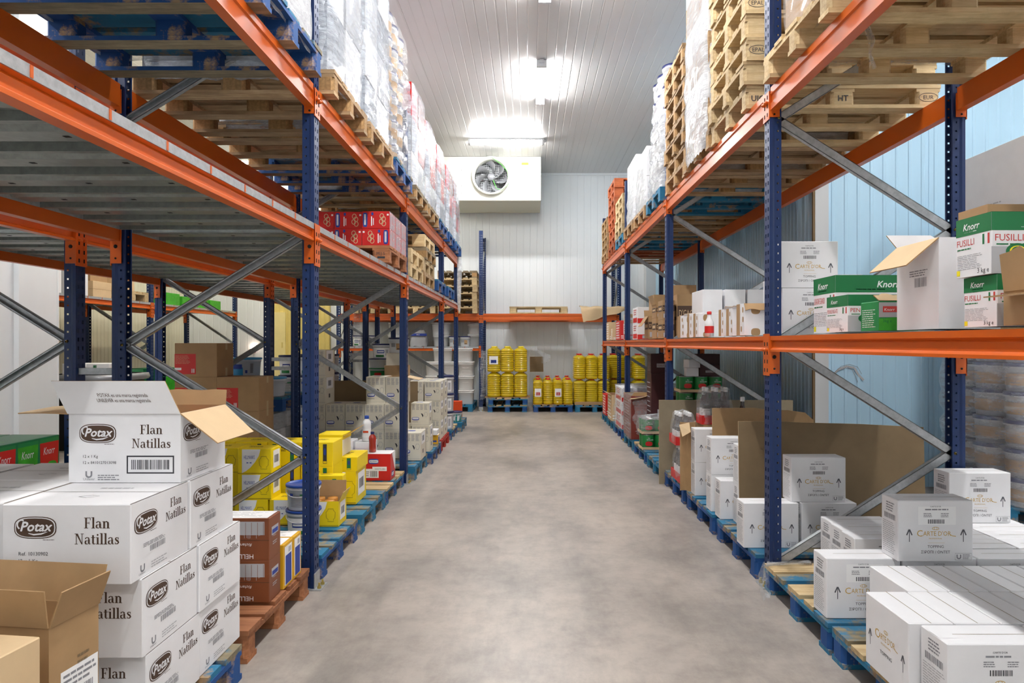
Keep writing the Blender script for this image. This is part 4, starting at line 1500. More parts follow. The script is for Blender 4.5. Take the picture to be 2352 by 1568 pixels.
def wrapped(x, y, z, w, l, h, label, inner='carton_white', tiers=4, seed=0, group=None, filmm='film_white', tubs=False, bands=None, skirt=.06, taper=0.0, split=(1, 2)):
    """goods on a pallet under stretch film; film hangs a little over the pallet."""
    t = thing('wrapped_load', label, 'wrapped load', (x, y, z + .001), 0, group)
    if tubs:
        r = min(w, l) / 6.3
        th = h / tiers
        nx, ny = int(w / (2 * r)), int(l / (2 * r))
        def fb():
            mb = MB()
            mb.lathe([(0, 0), (r * .86, .002), (r * .92, th * .78), (r * .99, th * .8), (r * .99, th * .97), (0, th * .97)], 'plastic_tub', 20)
            mb.lathe([(r * 1.0, th * .86), (r * 1.0, th * .98), (0, th * .985)], 'plastic_navy', 20)
            mb.lathe([(r * .9, th * .2), (r * .93, th * .62)], 'kraft' if bands == 'food' else 'ink_pale', 20)
            return mb.mesh('tub')
        me = cached(('wt', round(r, 3), round(th, 3), bands), fb)
        for k in range(tiers):
            for i in range(nx):
                for j in range(ny):
                    if 0 < i < nx - 1 and 0 < j < ny - 1:
                        continue
                    link('tub', me, t, (-w / 2 + (i + .5) * w / nx, -l / 2 + (j + .5) * l / ny, k * th + .002))
        td = .03
    else:
        rr = random.Random(seed)
        th = h / tiers
        nx, ny = split
        for k in range(tiers):
            for i in range(nx):
                for j in range(ny):
                    mb = MB()
                    j0 = rr.uniform(-.006, .006)
                    a, b = w / nx, l / ny
                    m = inner if isinstance(inner, str) else inner[(k + i + j) % len(inner)]
                    mb.box(-w / 2 + i * a + .012, -w / 2 + (i + 1) * a - .012 + j0, -l / 2 + j * b + .012, -l / 2 + (j + 1) * b - .012, k * th + .002, (k + 1) * th - .004, m)
                    link('carton', mb.mesh('carton'), t)
        td = .008
    link('stretch_film', hull(w + .03, l + .03, h + skirt, filmm, seed, tiers=tiers, tierdepth=td, taper=taper), t, (0, 0, -skirt))
    return t

def film_scrap(pts, width, mat, label, seed=0, cat='plastic film'):
    rr = random.Random(seed)
    mb = MB(); v = []
    n = 7
    for i, p in enumerate(pts):
        for k in range(n):
            a = k / (n - 1) - .5
            v.append((p[0] + a * width * rr.uniform(.5, 1), p[1] + a * width * .5 + rr.uniform(-.02, .02), p[2] + rr.uniform(-.015, .015)))
    mb.add(v, [(i * n + k, i * n + k + 1, (i + 1) * n + k + 1, (i + 1) * n + k) for i in range(len(pts) - 1) for k in range(n - 1)], mat, True)
    return tag(link('film_scrap', mb.mesh('film_scrap')), label, cat)

def board(name, x0, y0, x1, y1, z0, z1, label, mat='kraft', th=.006, lean=0.0, cat='cardboard sheet', wave=0.0, notch=None, mat2=None, edge=None):
    """upright cardboard sheet standing on z0 between two plan points; lean moves its top back in y."""
    mb = MB()
    n = 12
    v = []
    prof = []
    L = math.hypot(x1 - x0, y1 - y0)
    nx, ny = -(y1 - y0) / L * th, (x1 - x0) / L * th
    rr = random.Random(len(label))
    for j in range(7):
        for i in range(n + 1):
            u, q = i / n, j / 6
            w = wave * math.sin(u * 5 + q * 3)
            top = (edge[i] if edge else 0) * (1 if j == 6 else 0)
            v.append((x0 + (x1 - x0) * u + nx * w / th, y0 + (y1 - y0) * u + ny * w / th + lean * q, z0 + (z1 - z0) * q + top))
    W = n + 1
    m = len(v)
    v2 = [(a + nx, b + ny, c) for a, b, c in v]
    f = [(j * W + i, j * W + i + 1, (j + 1) * W + i + 1, (j + 1) * W + i) for j in range(6) for i in range(n)]
    mb.add(v, f, mat)
    mb.add(v2, [q[::-1] for q in f], mat2 or mat)
    rim = [i for i in range(W)] + [j * W + n for j in range(1, 7)] + [6 * W + i for i in range(n - 1, -1, -1)] + [j * W for j in range(5, 0, -1)]
    vv = [v[i] for i in rim] + [v2[i] for i in rim]
    k = len(rim)
    mb.add(vv, [((i + 1) % k, i, i + k, (i + 1) % k + k) for i in range(k)], 'kraft_light')
    return tag(link(name, mb.mesh(name)), label, cat)
# ---------------------------------------------------------------- pallets on the left floor
GL = 'pallets on the floor under the left rack'
for kind, xe, yc, seed, lab in (
    ('nat', -1.24, 1.40, 0, 'wooden pallet on the floor under the plain brown cartons at the bottom left corner'),
    ('blue', -1.20, 2.33, 1, 'bright blue pallet on the floor under the white flan cartons'),
    ('red', -1.23, 3.25, 2, 'reddish brown wooden pallet on the floor under the brown and mustard cartons'),
    ('blue', -1.225, 4.27, 1, 'blue pallet just past the nearest left post, under the two mayonnaise tubs'),
    ('teal', -1.225, 5.18, 0, 'teal pallet under the tall pile of yellow cartons behind the near left post'),
    ('bluenat', -1.23, 6.03, 2, 'blue pallet with bare wood boards in front, under the red sauce cartons'),
    ('teal', -1.16, 7.06, 1, 'teal pallet just past the second left post, under the cream dressing cartons'),
    ('blue', -1.12, 7.95, 0, 'strong blue pallet next before the red one along the left of the aisle'),
    ('brightred', -1.13, 8.85, 0, 'bright red pallet on the floor at the left of the aisle'),
    ('bluenat', -1.12, 9.82, 1, 'half empty blue pallet with pale boards beyond the bright red pallet'),
    ('teal', -1.06, 10.72, 0, 'teal pallet at the far end of the left rack carrying the small teal tub')):
    pallet(kind, xe - .6, yc, 0, lab, GL, seed=seed)
for yc, y_, lab in ((3.25, -3.17, 'pallet under the green soup tub trays in the rear left rack'), (6.05, -3.10, 'pallet under the brown cartons with red labels'), (7.1, -3.15, 'pallet on the floor under the low wrapped load in the rear left rack')):
    pallet('teal', y_, yc, 0, lab, 'pallets under the rear left rack', full=False)

# ---------------------------------------------------------------- pallets on the right floor
GR = 'pallets on the floor under the right rack'
for kind, yc, seed, lab in (
    ('bluenat', 2.50, 0, 'teal edged pallet with pale boards at the bottom right under the nearest white cartons'),
    ('bluenat', 3.33, 1, 'teal pallet with pale boards right in front of the near right post'),
    ('blue', 4.28, 0, 'deep blue pallet right behind the near right post'),
    ('blue', 5.18, 1, 'blue pallet under the two-high white cartons with arrows'),
    ('blue', 6.08, 2, 'blue pallet under the packs of dark glass bottles'),
    ('teal', 7.06, 0, 'teal pallet just beyond the tall grey cardboard on the right of the aisle'),
    ('bluenat', 7.96, 1, 'teal pallet with yellowish boards under the green tins'),
    ('teal', 8.86, 0, 'teal pallet under the film wrapped dark red carton'),
    ('blue', 9.88, 0, 'blue pallet under the narrow film wrapped pack on the right'),
    ('teal', 10.76, 1, 'small looking teal pallet under the open carton with red bottle'),
    ('teal', 11.66, 0, 'last teal pallet under the right rack before the back wall')):
    pallet(kind, 1.345 + .6, yc, 0, lab, GR, seed=seed)
pallet('teal', 4.2, 5.38, 0, 'pallet under the wrapped bucket stack by the blue wall', 'pallets by the blue wall')

# ---------------------------------------------------------------- upper level, left
zu = UP
GU = 'pallets on top of the left rack'
up_left = [('blue', 1.36, 'blue-painted pallet at the top left corner, nearest on the upper left beams'), ('blue', 2.27, 'blue-painted pallet on the upper left beams, second from the viewer'), ('blue', 3.22, 'blue-painted pallet on the upper left beams just before the near post'),
           ('nat', 4.25, 'bare wooden pallet on top of the left rack just past the near post'), ('nat', 5.15, 'bare wooden pallet on top of the left rack under the second silvery load'), ('blue', 6.05, 'blue pallet on top of the left rack under the wrapped tubs'),
           ('grey', 7.05, 'grey-green pallet on top of the left rack just past the second post'), ('grey', 7.95, 'weathered pallet on top of the left rack, middle of the third bay'), ('blue', 8.85, 'blue pallet on top of the left rack just before the third post'),
           ('blue', 9.83, 'light blue pallet on top of the left rack just past the third post'), ('blue', 10.72, 'blue pallet at the very end on top of the left rack')]
loads_left = [(1.25, 'white', .98, 'film_white', 3), (1.28, 'white', .98, 'film_white', 4), (1.30, 'white', .98, 'film_white', 4), (1.30, 'silver', .98, 'film_tint', 3), (1.36, 'silver', .98, 'film_tint', 4), (1.30, 'tubs', .98, 'film_white', 6),
              (1.06, 'red', .98, 'film_tint', 3), (.98, 'red', .96, 'film_tint', 3), (.98, 'red', .98, 'film_tint', 3), (.97, 'red', .96, 'film_tint', 3), (.96, 'red', .98, 'film_tint', 4)]
ll = ['white film wrapped load at the very top left corner', 'white film wrapped load on the upper left beams, second from the viewer', 'white film wrapped load just in front of the near left post, top level',
      'silvery film wrapped load just past the near left post, top level', 'second silvery film wrapped load past the near left post, top level', 'film wrapped stack of white tubs on top of the left rack',
      'white wrapped load showing dark red edges, just past the second left post', 'white wrapped load in the middle of the third bay on top left', 'white wrapped load just before the third left post on top', 'pinkish white wrapped load just past the third left post on top', 'pinkish wrapped load at the far end on top of the left rack']
for i, ((k, yc, lab), (h, inner, w, fm, ti)) in enumerate(zip(up_left, loads_left)):
    pallet(k, -1.15 - .6, yc, zu, lab, GU, seed=i % 3, full=i < 9)
    zz = zu + .146
    if inner == 'tubs':
        wrapped(-1.745, yc, zz, 1.1, .76, h, ll[i], tubs=True, tiers=6, seed=i, group='wrapped loads on top of the left rack', filmm='film_clear', bands='food', skirt=.03)
    else:
        m = {'white': 'carton_white', 'silver': ('ink_pale', 'film_tint', 'carton_white'), 'red': ('carton_darkred', 'carton_white', 'ink_pale', 'carton_red')}[inner]
        wrapped(-1.745, yc, zz, 1.12, .78, h, ll[i], inner=m, tiers=ti, seed=i, group='wrapped loads on top of the left rack', filmm=fm, split=(2, 2))

# ---------------------------------------------------------------- upper level, right
zr = UP - .012
def brand(p, word, bx=-.6):
    mb = MB()
    F = Face(mb, (bx, -.4005, .03), (1, 0, 0), (0, 0, 1), .145, .07)
    if word in ('EPAL', 'EUR'):
        F.stroke([(.5 + .4 * math.cos(2 * PI * i / 24), .5 + .38 * math.sin(2 * PI * i / 24)) for i in range(25)], .003, 'ink_dark')
        F.text(word, .5, .32, .36, 'ink_dark', align='c', wmax=.58)
    else:
        F.text(word, .5, .2, .5, 'ink_dark', align='c', wmax=.7, bold=.03)
    o = link('brand_mark', mb.mesh('brand_mark'), p)
    o['label'] = 'dark branded mark ' + word
def stack(kind, x, yc, z, n, base, group, full=False, marks=None, jit=.012, seed=0, rot=0):
    rr = random.Random(seed)
    for i in range(n):
        p = pallet(kind if isinstance(kind, str) else kind[i % len(kind)], x + rr.uniform(-jit, jit), yc + rr.uniform(-jit, jit), z + i * .1450, (FROMTOP[n - 1 - i] if n - 1 - i < 8 else 'lowest') + ' pallet in ' + base, group, full=full, seed=i % 3, rot=rot + rr.uniform(-.008, .008))
        if marks and marks[i % len(marks)]:
            brand(p, marks[i % len(marks)])
        if marks and i == 0 and marks[0] == 'UIC':
            brand(p, 'EUR', .455); brand(p, 'HT', -.0725)
for i, (k, yc, lab) in enumerate((('nat', 1.40, 'pale wooden pallet at the top right corner, nearest on the upper right beams'), ('nat', 2.33, 'pale wooden pallet on the upper right beams, second from the viewer'), ('pale', 3.28, 'pale wooden pallet on the upper right beams just in front of the near post'))):
    pallet(k, 1.32 + .6, yc, zr, lab, 'pallets on top of the right rack near the viewer', seed=i)
pallet('nat', 1.34 + .6, 2.30, zr + .1455, 'second layer pallet lying on the upper right pallet that is second from the viewer', 'pallets on top of the right rack near the viewer', seed=1)
pallet('teal', 1.36 + .6, 1.42, zr + .1455, 'blue pallet lying on the nearest pallet at the top right corner', 'pallets on top of the right rack near the viewer', seed=1)
wrapped(1.96, 3.28, zr + .147, 1.10, .70, 1.2, 'crumpled clear film over goods on top right just in front of the near post', inner=('wood_natural', 'kraft'), tiers=3, seed=31, group='wrapped loads on top of the right rack', filmm='film_clear', split=(2, 2))
wrapped(1.96, 2.30, zr + .147 + .1455, 1.12, .74, 1.1, 'clear film wrapped goods at the top right edge, second from the viewer', inner=('kraft', 'wood_natural'), tiers=3, seed=32, group='wrapped loads on top of the right rack', filmm='film_clear', split=(2, 2))
stack('pale', 1.94, 4.44, zr, 9, 'the tall branded pile at the near right post', 'tall pile of branded pallets', full=True, marks=['UIC', 0, 'EPAL', 0, 'EPAL', 'EPAL'], seed=2)
pallet('nat', 1.94, 5.265, zr, 'wooden pallet under the tall white wrapped sheet load, top right', 'pallets on top of the right rack')
wrapped(1.92, 5.27, zr + .147, 1.16, .72, 1.5, 'tall load behind a white wrinkled film sheet between two pallet piles, top right', inner=('wood_natural', 'carton_white'), tiers=6, seed=33, group='wrapped loads on top of the right rack', skirt=.12, taper=.02, split=(1, 1))
stack('nat', 1.95, 6.08, zr, 8, 'the darker pile of pallets before the second right post', 'darker pile of pallets', full=True, marks=[0, 'EPAL'], seed=5)
pallet('teal', 1.94, 7.08, zr, 'blue pallet under the wrapped tubs, top right', 'pallets on top of the right rack', full=False)
wrapped(1.94, 7.08, zr + .147, 1.14, .76, 1.28, 'tall white wrapped stack of blue-lidded tubs, top right', tubs=True, tiers=6, seed=34, group='wrapped loads on top of the right rack', filmm='film_white', taper=.06)
pallet('nat', 1.94, 7.98, zr, 'pallet under the lower white wrapped load, top right', 'pallets on top of the right rack', full=False)
wrapped(1.94, 7.98, zr + .147, 1.16, .76, .70, 'low white crumpled wrapped load with a red dot, top right', tiers=2, seed=35, group='wrapped loads on top of the right rack', taper=.05, split=(2, 1))
pallet('nat', 1.94, 8.86, zr, 'pallet under the last white wrapped load, top right', 'pallets on top of the right rack', full=False)
wrapped(1.94, 8.86, zr + .147, 1.12, .76, .86, 'last white wrapped load before the reddish pallets, top right', tiers=3, seed=36, group='wrapped loads on top of the right rack', taper=.05, split=(2, 1))
stack(('teal', 'pale', 'pale', 'pale', 'pale'), 1.96, 9.86, zr, 5, 'the yellowish pile in front of the reddish one', 'yellowish pile of pallets, top right', seed=7)
stack('rust', 1.96, 10.76, zr, 8, 'the reddish pile on top of the right rack', 'reddish pile of pallets', seed=8)
stack('nat', 1.94, 11.66, zr, 5, 'the last pile on the right rack', 'last pile of pallets, top right', seed=9)

# ---------------------------------------------------------------- white flan cartons (left foreground)
GP = 'white flan powder cartons with brown lettering'
W_, L_, H_ = .405, .345, .2485
zt = [.147 + i * (H_ + .002) for i in range(4)]
xr = -1.23
tn = ['bottom layer', 'second layer', 'third layer', 'top layer']
def pot(x1, y0, tier, lab, seed=0, **kw):
    return carton('potax', x1 - W_, x1, y0, y0 + L_, zt[tier], H_, lab, GP, seed=seed, **kw)
pot(xr, 2.10, 0, 'white flan carton, bottom layer, front corner at the aisle')
pot(xr - .005, 2.45, 0, 'white flan carton, bottom layer, far corner on the blue pallet edge')
pot(xr, 2.08, 1, 'white flan carton, second layer, front, under the overhanging one', seed=2)
pot(xr + .005, 2.43, 1, 'white flan carton, second layer, far corner at the aisle')
pot(xr - .01, 2.035, 2, 'white flan carton with reference number, third layer, frontmost')
pot(xr - .005, 2.385, 2, 'white flan carton, third layer, right side seen behind the frontmost one')
A = carton('potax', -1.655, -1.25, 2.345, 2.69, zt[3], H_, 'open white flan carton with spread flaps on top of the stack', GP, seed=1, open_top=True)
for i, (x1, y0, t, lab) in enumerate(((xr - .415, 2.05, 2, 'white flan carton at the left frame edge, third layer, left of the frontmost one'), (xr - .415, 2.40, 2, 'white flan carton, third layer, behind the one at the left frame edge'), (xr - .83, 2.38, 2, 'white flan carton, third layer, outermost on the left'))):
    pot(x1, y0, t, lab, seed=i)
for t in (0, 1):
    for j, (x1, y0) in enumerate(((xr - .415, 2.08), (xr - .415, 2.43), (xr - .83, 2.38))):
        pot(x1, y0, t, 'white flan carton hidden inside the stack, %s, %s' % (tn[t], ('behind the front one on the left', 'in the middle', 'at the far left')[j]))
hw, hl = W_ / 2, L_ / 2
def pr_flap(F):
    F.text('POTAX es una marca registrada', .57, .52, .11, 'ink_brown', align='c', wmax=.44)
    F.text('UNILEVER es una marca registrada', .56, .36, .11, 'ink_brown', align='c', wmax=.47)
flap(A, (-hw, -hl, H_), (hw, -hl, H_), (-.045, -.02, .118), 'carton_white', 'kraft', prints=pr_flap)['label'] = 'white front flap with small brown lettering'
flap(A, (hw, -hl, H_), (hw, hl, H_), (.135, -.01, -.105), 'carton_white', 'kraft_light', lo=.02, hi=.1)['label'] = 'right flap, bare cardboard inside'
flap(A, (hw, hl, H_), (-hw, hl, H_), (-.01, .03, .062), 'kraft', 'kraft', torn=.2, seed=4)
flap(A, (-hw, hl, H_), (-hw, -hl, H_), (-.18, .0, .012), 'kraft_light', 'kraft_light', sag=.01)
mb = MB()
for i in range(3):
    mb.box(.03 + .0 * i, .19, -.12 + i * .09, -.05 + i * .09, H_ * .56, H_ * .80, 'carton_orange')
tag(link('flan_packet', mb.mesh('flan_packet'), None, tuple(A.location)), 'orange flan packets standing inside the open white carton', 'packet')

# plain brown cartons, bottom left corner
G = carton('kraftbar', -1.688, -1.238, 1.727, 1.897, .372, .285, 'open brown carton with upright flaps and a white barcode label', 'plain brown cartons at the bottom left', rot=math.radians(-7), sides='fr', open_top=True)
gw, gl, gh = .2235, .0835, .285
flap(G, (gw, -gl, gh), (gw, gl, gh), (.035, 0, .095), 'kraft', 'kraft_light', seed=1)
flap(G, (-gw, -gl, gh), (gw, -gl, gh), (0, -.012, .1), 'kraft', 'kraft', seed=2)
flap(G, (gw, gl, gh), (-gw, gl, gh), (0, .03, .1), 'kraft', 'kraft', seed=3)
carton('kraft_light', -1.682, -1.232, 1.25, 1.65, .372, .30, 'closed light brown carton, nearest at the bottom left', 'plain brown cartons at the bottom left', rot=math.radians(-7))
carton('kraft', -1.69, -1.25, 1.73, 1.90, .147, .222, 'brown carton under the open brown carton', 'plain brown cartons at the bottom left')
carton('kraft', -1.69, -1.26, 1.22, 1.64, .147, .222, 'brown carton under the closed light brown carton', 'plain brown cartons at the bottom left')

# green soup tub trays, rear left rack
def p_tray(F, side, seed):
    if side in 'fr':
        for i in range(2 if side == 'f' else 4):
            a = .04 + i * (.49 if side == 'f' else .245)
            if side == 'r':
                F.poly([(a, .05), (a + .2, .05), (a + .215, .88), (a - .01, .88)], 'carton_red' if i % 2 else 'carton_lime', 1)
                F.rect(a - .01, .88, a + .215, .96, 'plastic_green', 2); F.text('Knorr', a + .03, .62, .16, 'ink_white', 3, shear=.2, wmax=.13); F.poly(superoval(a + .13, .3, .06, .16), 'carton_lime' if i % 2 else 'carton_red', 2)
                continue
            F.poly([(a, .05), (a + .44, .05), (a + .46, .88), (a - .02, .88)], 'carton_red' if (seed + i) % 2 else 'carton_lime', 1)
            F.rect(a - .02, .88, a + .46, .96, 'plastic_green', 2)
            F.text('Knorr', a + .08, .66, .16, 'ink_white', 3, shear=.2, wmax=.28); F.poly(superoval(a + .3, .3, .1, .14), 'carton_lime', 2)
    if side == 't':
        F.lines(.1, .9, .6, .3, 2, 'carton_lime', seed, .1)
PRINTS['tray'] = ('carton_green', p_tray)
for i in range(4):
    x1 = -2.60 - i * .27
    for k in range(3):
        carton('tray', x1 - .265, x1, 3.0 + .02 * (i % 2), 3.62, .147 + k * .25, .247, 'green soup tub tray, %s at the left edge, %s' % (('rightmost', 'second from the right', 'third from the right', 'leftmost')[i], ('bottom layer', 'middle layer', 'top layer')[k]), 'green soup tub trays', seed=i, sides='frt')

# brown cartons with red labels
GK = 'brown cartons with a red label'
for col, (x1, n) in enumerate(((-2.485, 3), (-2.89, 4))):
    for k in range(n):
        carton('kraftlabel', x1 - .395, x1, 6.02 + .03 * col, 6.36 + .03 * col, .147 + k * .3135, .3125, 'brown carton with red label, %s stack, %s' % (('right', 'left')[col], FROMTOP[n - 1 - k] if n - 1 - k < 3 else 'lowest'), GK)
wrapped(-3.13, 7.1, .147, 1.0, .7, .52, 'low film wrapped load under the blue-lidded tubs, rear left rack', tiers=3, seed=50, filmm='film_clear', inner=('ink_pale', 'carton_white'), skirt=.0)
pallet('blue', -3.13, 7.1, .70, 'blue pallet raised on the low wrapped load, under the sky-blue tubs', 'raised pallets', full=False)
for i, x in enumerate((-2.72, -3.04, -3.36)):
    tub(x, 6.88, .846, .152, .2, 'plastic_skyblue', 'white tub with sky-blue lid, lower row, ' + ('right', 'middle', 'left')[i], 'tubs with sky-blue lids', kind='food' if i == 0 else 'hell', handle=False)
    if i:
        tub(x + .05, 6.9, 1.048, .152, .2, 'plastic_skyblue', 'white tub with sky-blue lid, upper row, ' + ('', 'right', 'left')[i], 'tubs with sky-blue lids', kind='sky', handle=False)

# ---------------------------------------------------------------- brown, mustard and yellow cartons in the first two bays
for k in range(2):
    carton('hbrown', -1.64, -1.254, 3.155, 3.30, .147 + k * .2035, .2025, 'glossy brown sauce carton, printed upside down, ' + ('lower', 'upper')[k] + ' of two', 'glossy brown sauce cartons', sides='frt')
carton('mustard', -1.62, -1.247, 3.32, 3.455, .147, .225, 'mustard yellow carton with blue label, nearest the brown cartons', 'mustard yellow cartons')
carton('mustard', -1.62, -1.247, 3.46, 3.58, .147, .225, 'mustard yellow carton right at the near left post', 'mustard yellow cartons')
carton('mustard', -1.80, -1.63, 3.33, 3.60, .147, .40, 'mustard yellow carton with pale top behind the brown cartons, right', 'mustard yellow cartons standing deeper')
carton('mustard', -1.98, -1.81, 3.33, 3.60, .147, .40, 'mustard yellow carton with pale top behind the brown cartons, left', 'mustard yellow cartons standing deeper')

tub(-1.49, 4.32, .147, .108, .165, 'plastic_blue', 'white mayonnaise tub with blue lid, lower of two by the near post', 'two stacked mayonnaise tubs', kind='hell')
tub(-1.49, 4.32, .3135, .108, .165, 'plastic_blue', 'white mayonnaise tub with blue lid, upper of two by the near post', 'two stacked mayonnaise tubs', kind='text')

GY = 'yellow mayonnaise cartons'
hy = .174
def yel(kind, x0, x1, y0, y1, k, lab, **kw):
    return carton(kind, x0, x1, y0, y1, .147 + k * (hy + .001), hy, lab, GY, **kw)
pos = ['left', 'middle', 'right']
yel('hyellow', -1.79, -1.56, 4.50, 4.70, 0, 'yellow and white carton on the pallet, bottom row, beside the tubs')
yel('hyellow', -2.03, -1.80, 4.50, 4.70, 0, 'yellow carton, bottom row, second from the tubs')
yel('hyellow', -2.01, -1.775, 4.50, 4.68, 1, 'yellow carton with brand corner, middle row in front', seed=1)
yel('hyellow', -2.01, -1.775, 4.50, 4.68, 2, 'yellow carton with brand corner, top row in front', seed=1)
yel('hvert', -2.26, -2.02, 4.54, 4.75, 1, 'yellow carton with upright print, middle row, far left')
yel('hyellow', -2.26, -2.02, 4.54, 4.75, 2, 'yellow carton, top row, far left')
yel('hyellow', -2.28, -2.04, 4.54, 4.75, 0, 'yellow carton, bottom row, far left')
for k in range(3):
    for i in range(4):
        x1 = -1.44 - i * .245
        if k == 0 and i < 0:
            continue
        yel('hvert', x1 - .24, x1, 4.80 + .01 * i, 5.05, k, 'yellow carton in the rear row, %s layer, %s from the aisle' % (('bottom', 'middle', 'top')[k], ORD[i]), seed=(i + k) % 2)
for i in range(2):
    yel('hyellow', -2.0 - .245 * i, -1.765 - .245 * i, 5.09, 5.35, 3, 'yellow carton lying highest on the pile, ' + ('right', 'left')[i]) if False else None
# past the post
b = carton('hyellow', -1.545, -1.30, 4.46, 4.655, .147, .172, 'open yellow carton showing jar lids, just past the near left post', GY, open_top=True)
flap(b, (.119, .094, .172), (-.119, .094, .172), (.0, .01, .105), 'kraft', 'kraft', seed=5)
flap(b, (.119, -.094, .172), (.119, .094, .172), (.03, .0, .06), 'carton_yellow', 'kraft_light', seed=6)
for i in range(2):
    for j in range(2):
        mb = MB(); mb.lathe([(.033, 0), (.036, .004), (.036, .06), (.033, .066), (0, .066)], 'sauce_jar', 16)
        tag(link('jar', cached('jarm', lambda: mb.mesh('jar')), None, (-1.47 + i * .09, 4.51 + j * .085, .147 + .105)), 'round amber jar lid inside the open yellow carton, %s %s' % (('left', 'right')[i], ('front', 'back')[j]), 'jar', 'jars in the open yellow carton')
carton('hvert', -1.585, -1.34, 4.70, 4.79, .147, .30, 'narrow yellow carton right behind the open one with jars', GY, seed=1)
carton('hyellow', -1.60, -1.345, 5.08, 5.40, .147, .255, 'yellow carton, lower, behind the narrow one past the near post', GY)
carton('hvert', -1.60, -1.335, 5.08, 5.42, .404, .11, 'flat yellow carton lid pack under the white open carton', GY, seed=1)
w = carton('white', -1.66, -1.46, 5.12, 5.36, .516, .125, 'small white carton with torn yellow top, past the near left post', 'white and yellow torn carton', sides='ft')
mb = MB(); mb.box(-.10, .10, -.12, .12, .126, .165, 'carton_yellow'); link('yellow_lid', mb.mesh('yellow_lid'), w)['label'] = 'yellow cardboard lid'
flap(w, (.10, -.11, .15), (.10, .11, .15), (.11, .0, .07), 'carton_yellow', 'kraft_dark', torn=.3, seed=7)

# red sauce cartons, white packs, bottles
carton('hred', -1.55, -1.262, 5.957, 6.17, .147, .242, 'red barbecue sauce carton at the aisle edge', 'red sauce cartons')
carton('hred', -1.72, -1.56, 5.99, 6.20, .147, .242, 'red carton left of the aisle-edge red carton', 'red sauce cartons')
carton('white', -1.66, -1.49, 6.22, 6.42, .147, .31, 'white packet carton behind the red ones, right', 'white packets behind the red cartons')
carton('white', -1.86, -1.68, 6.22, 6.42, .147, .32, 'white packet carton behind the red ones, left', 'white packets behind the red cartons')
bottle(-1.56, 6.28, .459, .245, .042, 'white squeeze bottle with orange label and blue cap', body='plastic_white', cap='plastic_blue', band='ink_white', kind='squeeze', band2='carton_orange', cat='bottle', name='sauce_bottle')
bottle(-1.45, 6.05, .391, .19, .034, 'dark red sauce bottle standing cap-down on the red carton', body='ketchup', cap='plastic_navy', band=None, kind='squeeze', cat='bottle', name='sauce_bottle')

# ---------------------------------------------------------------- cream dressing cartons
GD = 'cream dressing cartons'
dw, dh = .213, .294
cols = [(-1.155 - i * dw, i) for i in range(6)]
for x1, i in cols:
    n = (1, 2, 3, 2, 2, 4)[i] if False else (1, 2, 2, 2, 2, 4)[i]
    y0 = (6.98, 7.12, 7.12, 7.12, 7.12, 7.12)[i]
    for k in range(n):
        carton('dressing', x1 - dw, x1, y0, y0 + .35, .147 + k * (dh + .001), dh, 'cream dressing carton, front row, %s column from the aisle, %s' % (ORD[i], ('bottom', 'second', 'third', 'fourth')[k]) + (' layer' if 1 else ''), GD, seed=i % 2)
x1 = -1.155 - 6 * dw + .0
for k in range(4):
    carton('dressing', -2.37 - dw + .005, -2.37 + .0 - .0, 7.12, 7.47, .147 + k * (dh + .001), dh, 'cream dressing carton, front row, seventh column from the aisle, %s layer' % ('bottom', 'second', 'third', 'fourth')[k], GD) if False else None
for i, x1 in enumerate((-1.36, -1.575)):
    c = carton('dressing', x1 - dw, x1, 7.16, 7.50, .147 + 2 * (dh + .001), dh, 'cream dressing carton, third layer, ' + ('open at the top with a loose flap', 'left of the open one')[i], GD, seed=i, open_top=(i == 0))
    if i == 0:
        flap(c, (dw / 2, -.17, dh), (dw / 2, .17, dh), (.14, .05, -.035), 'carton_white', 'kraft_light', seed=3)
carton('dressing', -1.145 - .213, -1.145, 7.55, 7.80, .147, dh, 'cream dressing carton on the strong blue pallet, bottom', GD)
carton('dressing', -1.155 - .213, -1.155, 7.55, 7.80, .147 + dh + .001, dh * .9, 'cream dressing carton on the strong blue pallet, upper', GD)
carton('dressing', -1.80, -1.37, 7.56, 7.9, .147, dh, 'wide cream carton pair behind the front row', GD)
carton('mustard', -1.22, -1.13, 8.12, 8.27, .147, .11, 'tiny yellow box at the aisle edge before the red pallet', 'small boxes by the red pallet')
carton('white', -1.26, -1.14, 8.10, 8.29, .260, .06, 'crumpled small white box on the tiny yellow box', 'small boxes by the red pallet')
for k in range(3):
    for j in range(2):
        carton('dressing', -1.36, -1.15, 8.48 + j * .38, 8.84 + j * .38, .147 + k * .253, .25, 'cream carton on the bright red pallet, %s row, %s layer' % (('front', 'back')[j], ('bottom', 'middle', 'top')[k]), GD, seed=j)
        carton('dressing', -1.58, -1.37, 8.48 + j * .38, 8.84 + j * .38, .147 + k * .253, .25, 'cream carton on the bright red pallet, inner column, %s row, %s layer' % (('front', 'back')[j], ('bottom', 'middle', 'top')[k]), GD, seed=j)
board('cardboard_sheet', -1.92, 7.99, -1.37, 8.03, .147, .93, 'upright brown cardboard sheet behind the cream cartons, left side', 'kraft_dark', lean=.02)
board('cardboard_sheet', -2.35, 7.52, -1.85, 7.54, .147, .97, 'dark brown cardboard sheet in the gap between cream carton stacks', 'kraft_dark')
for k in range(3):
    tub(-1.22, 9.58, .147 + k * .262, .12, .26, 'plastic_navy', 'tall white tub beyond the red pallet, %s of three' % ('bottom', 'middle', 'top')[k], 'tall white tubs beyond the red pallet', kind='hell', handle=False)
tub(-1.20, 10.5, .147, .125, .16, 'plastic_navy', 'small teal tub with navy lid standing on the far teal pallet', kind='teal')
carton('orange', -1.30, -1.13, 10.95, 11.10, .147, .28, 'bright orange box standing on the far teal pallet', cat='box')
carton('kraft', -1.55, -1.31, 10.93, 11.08, .147, .30, 'brown carton left of the bright orange box')
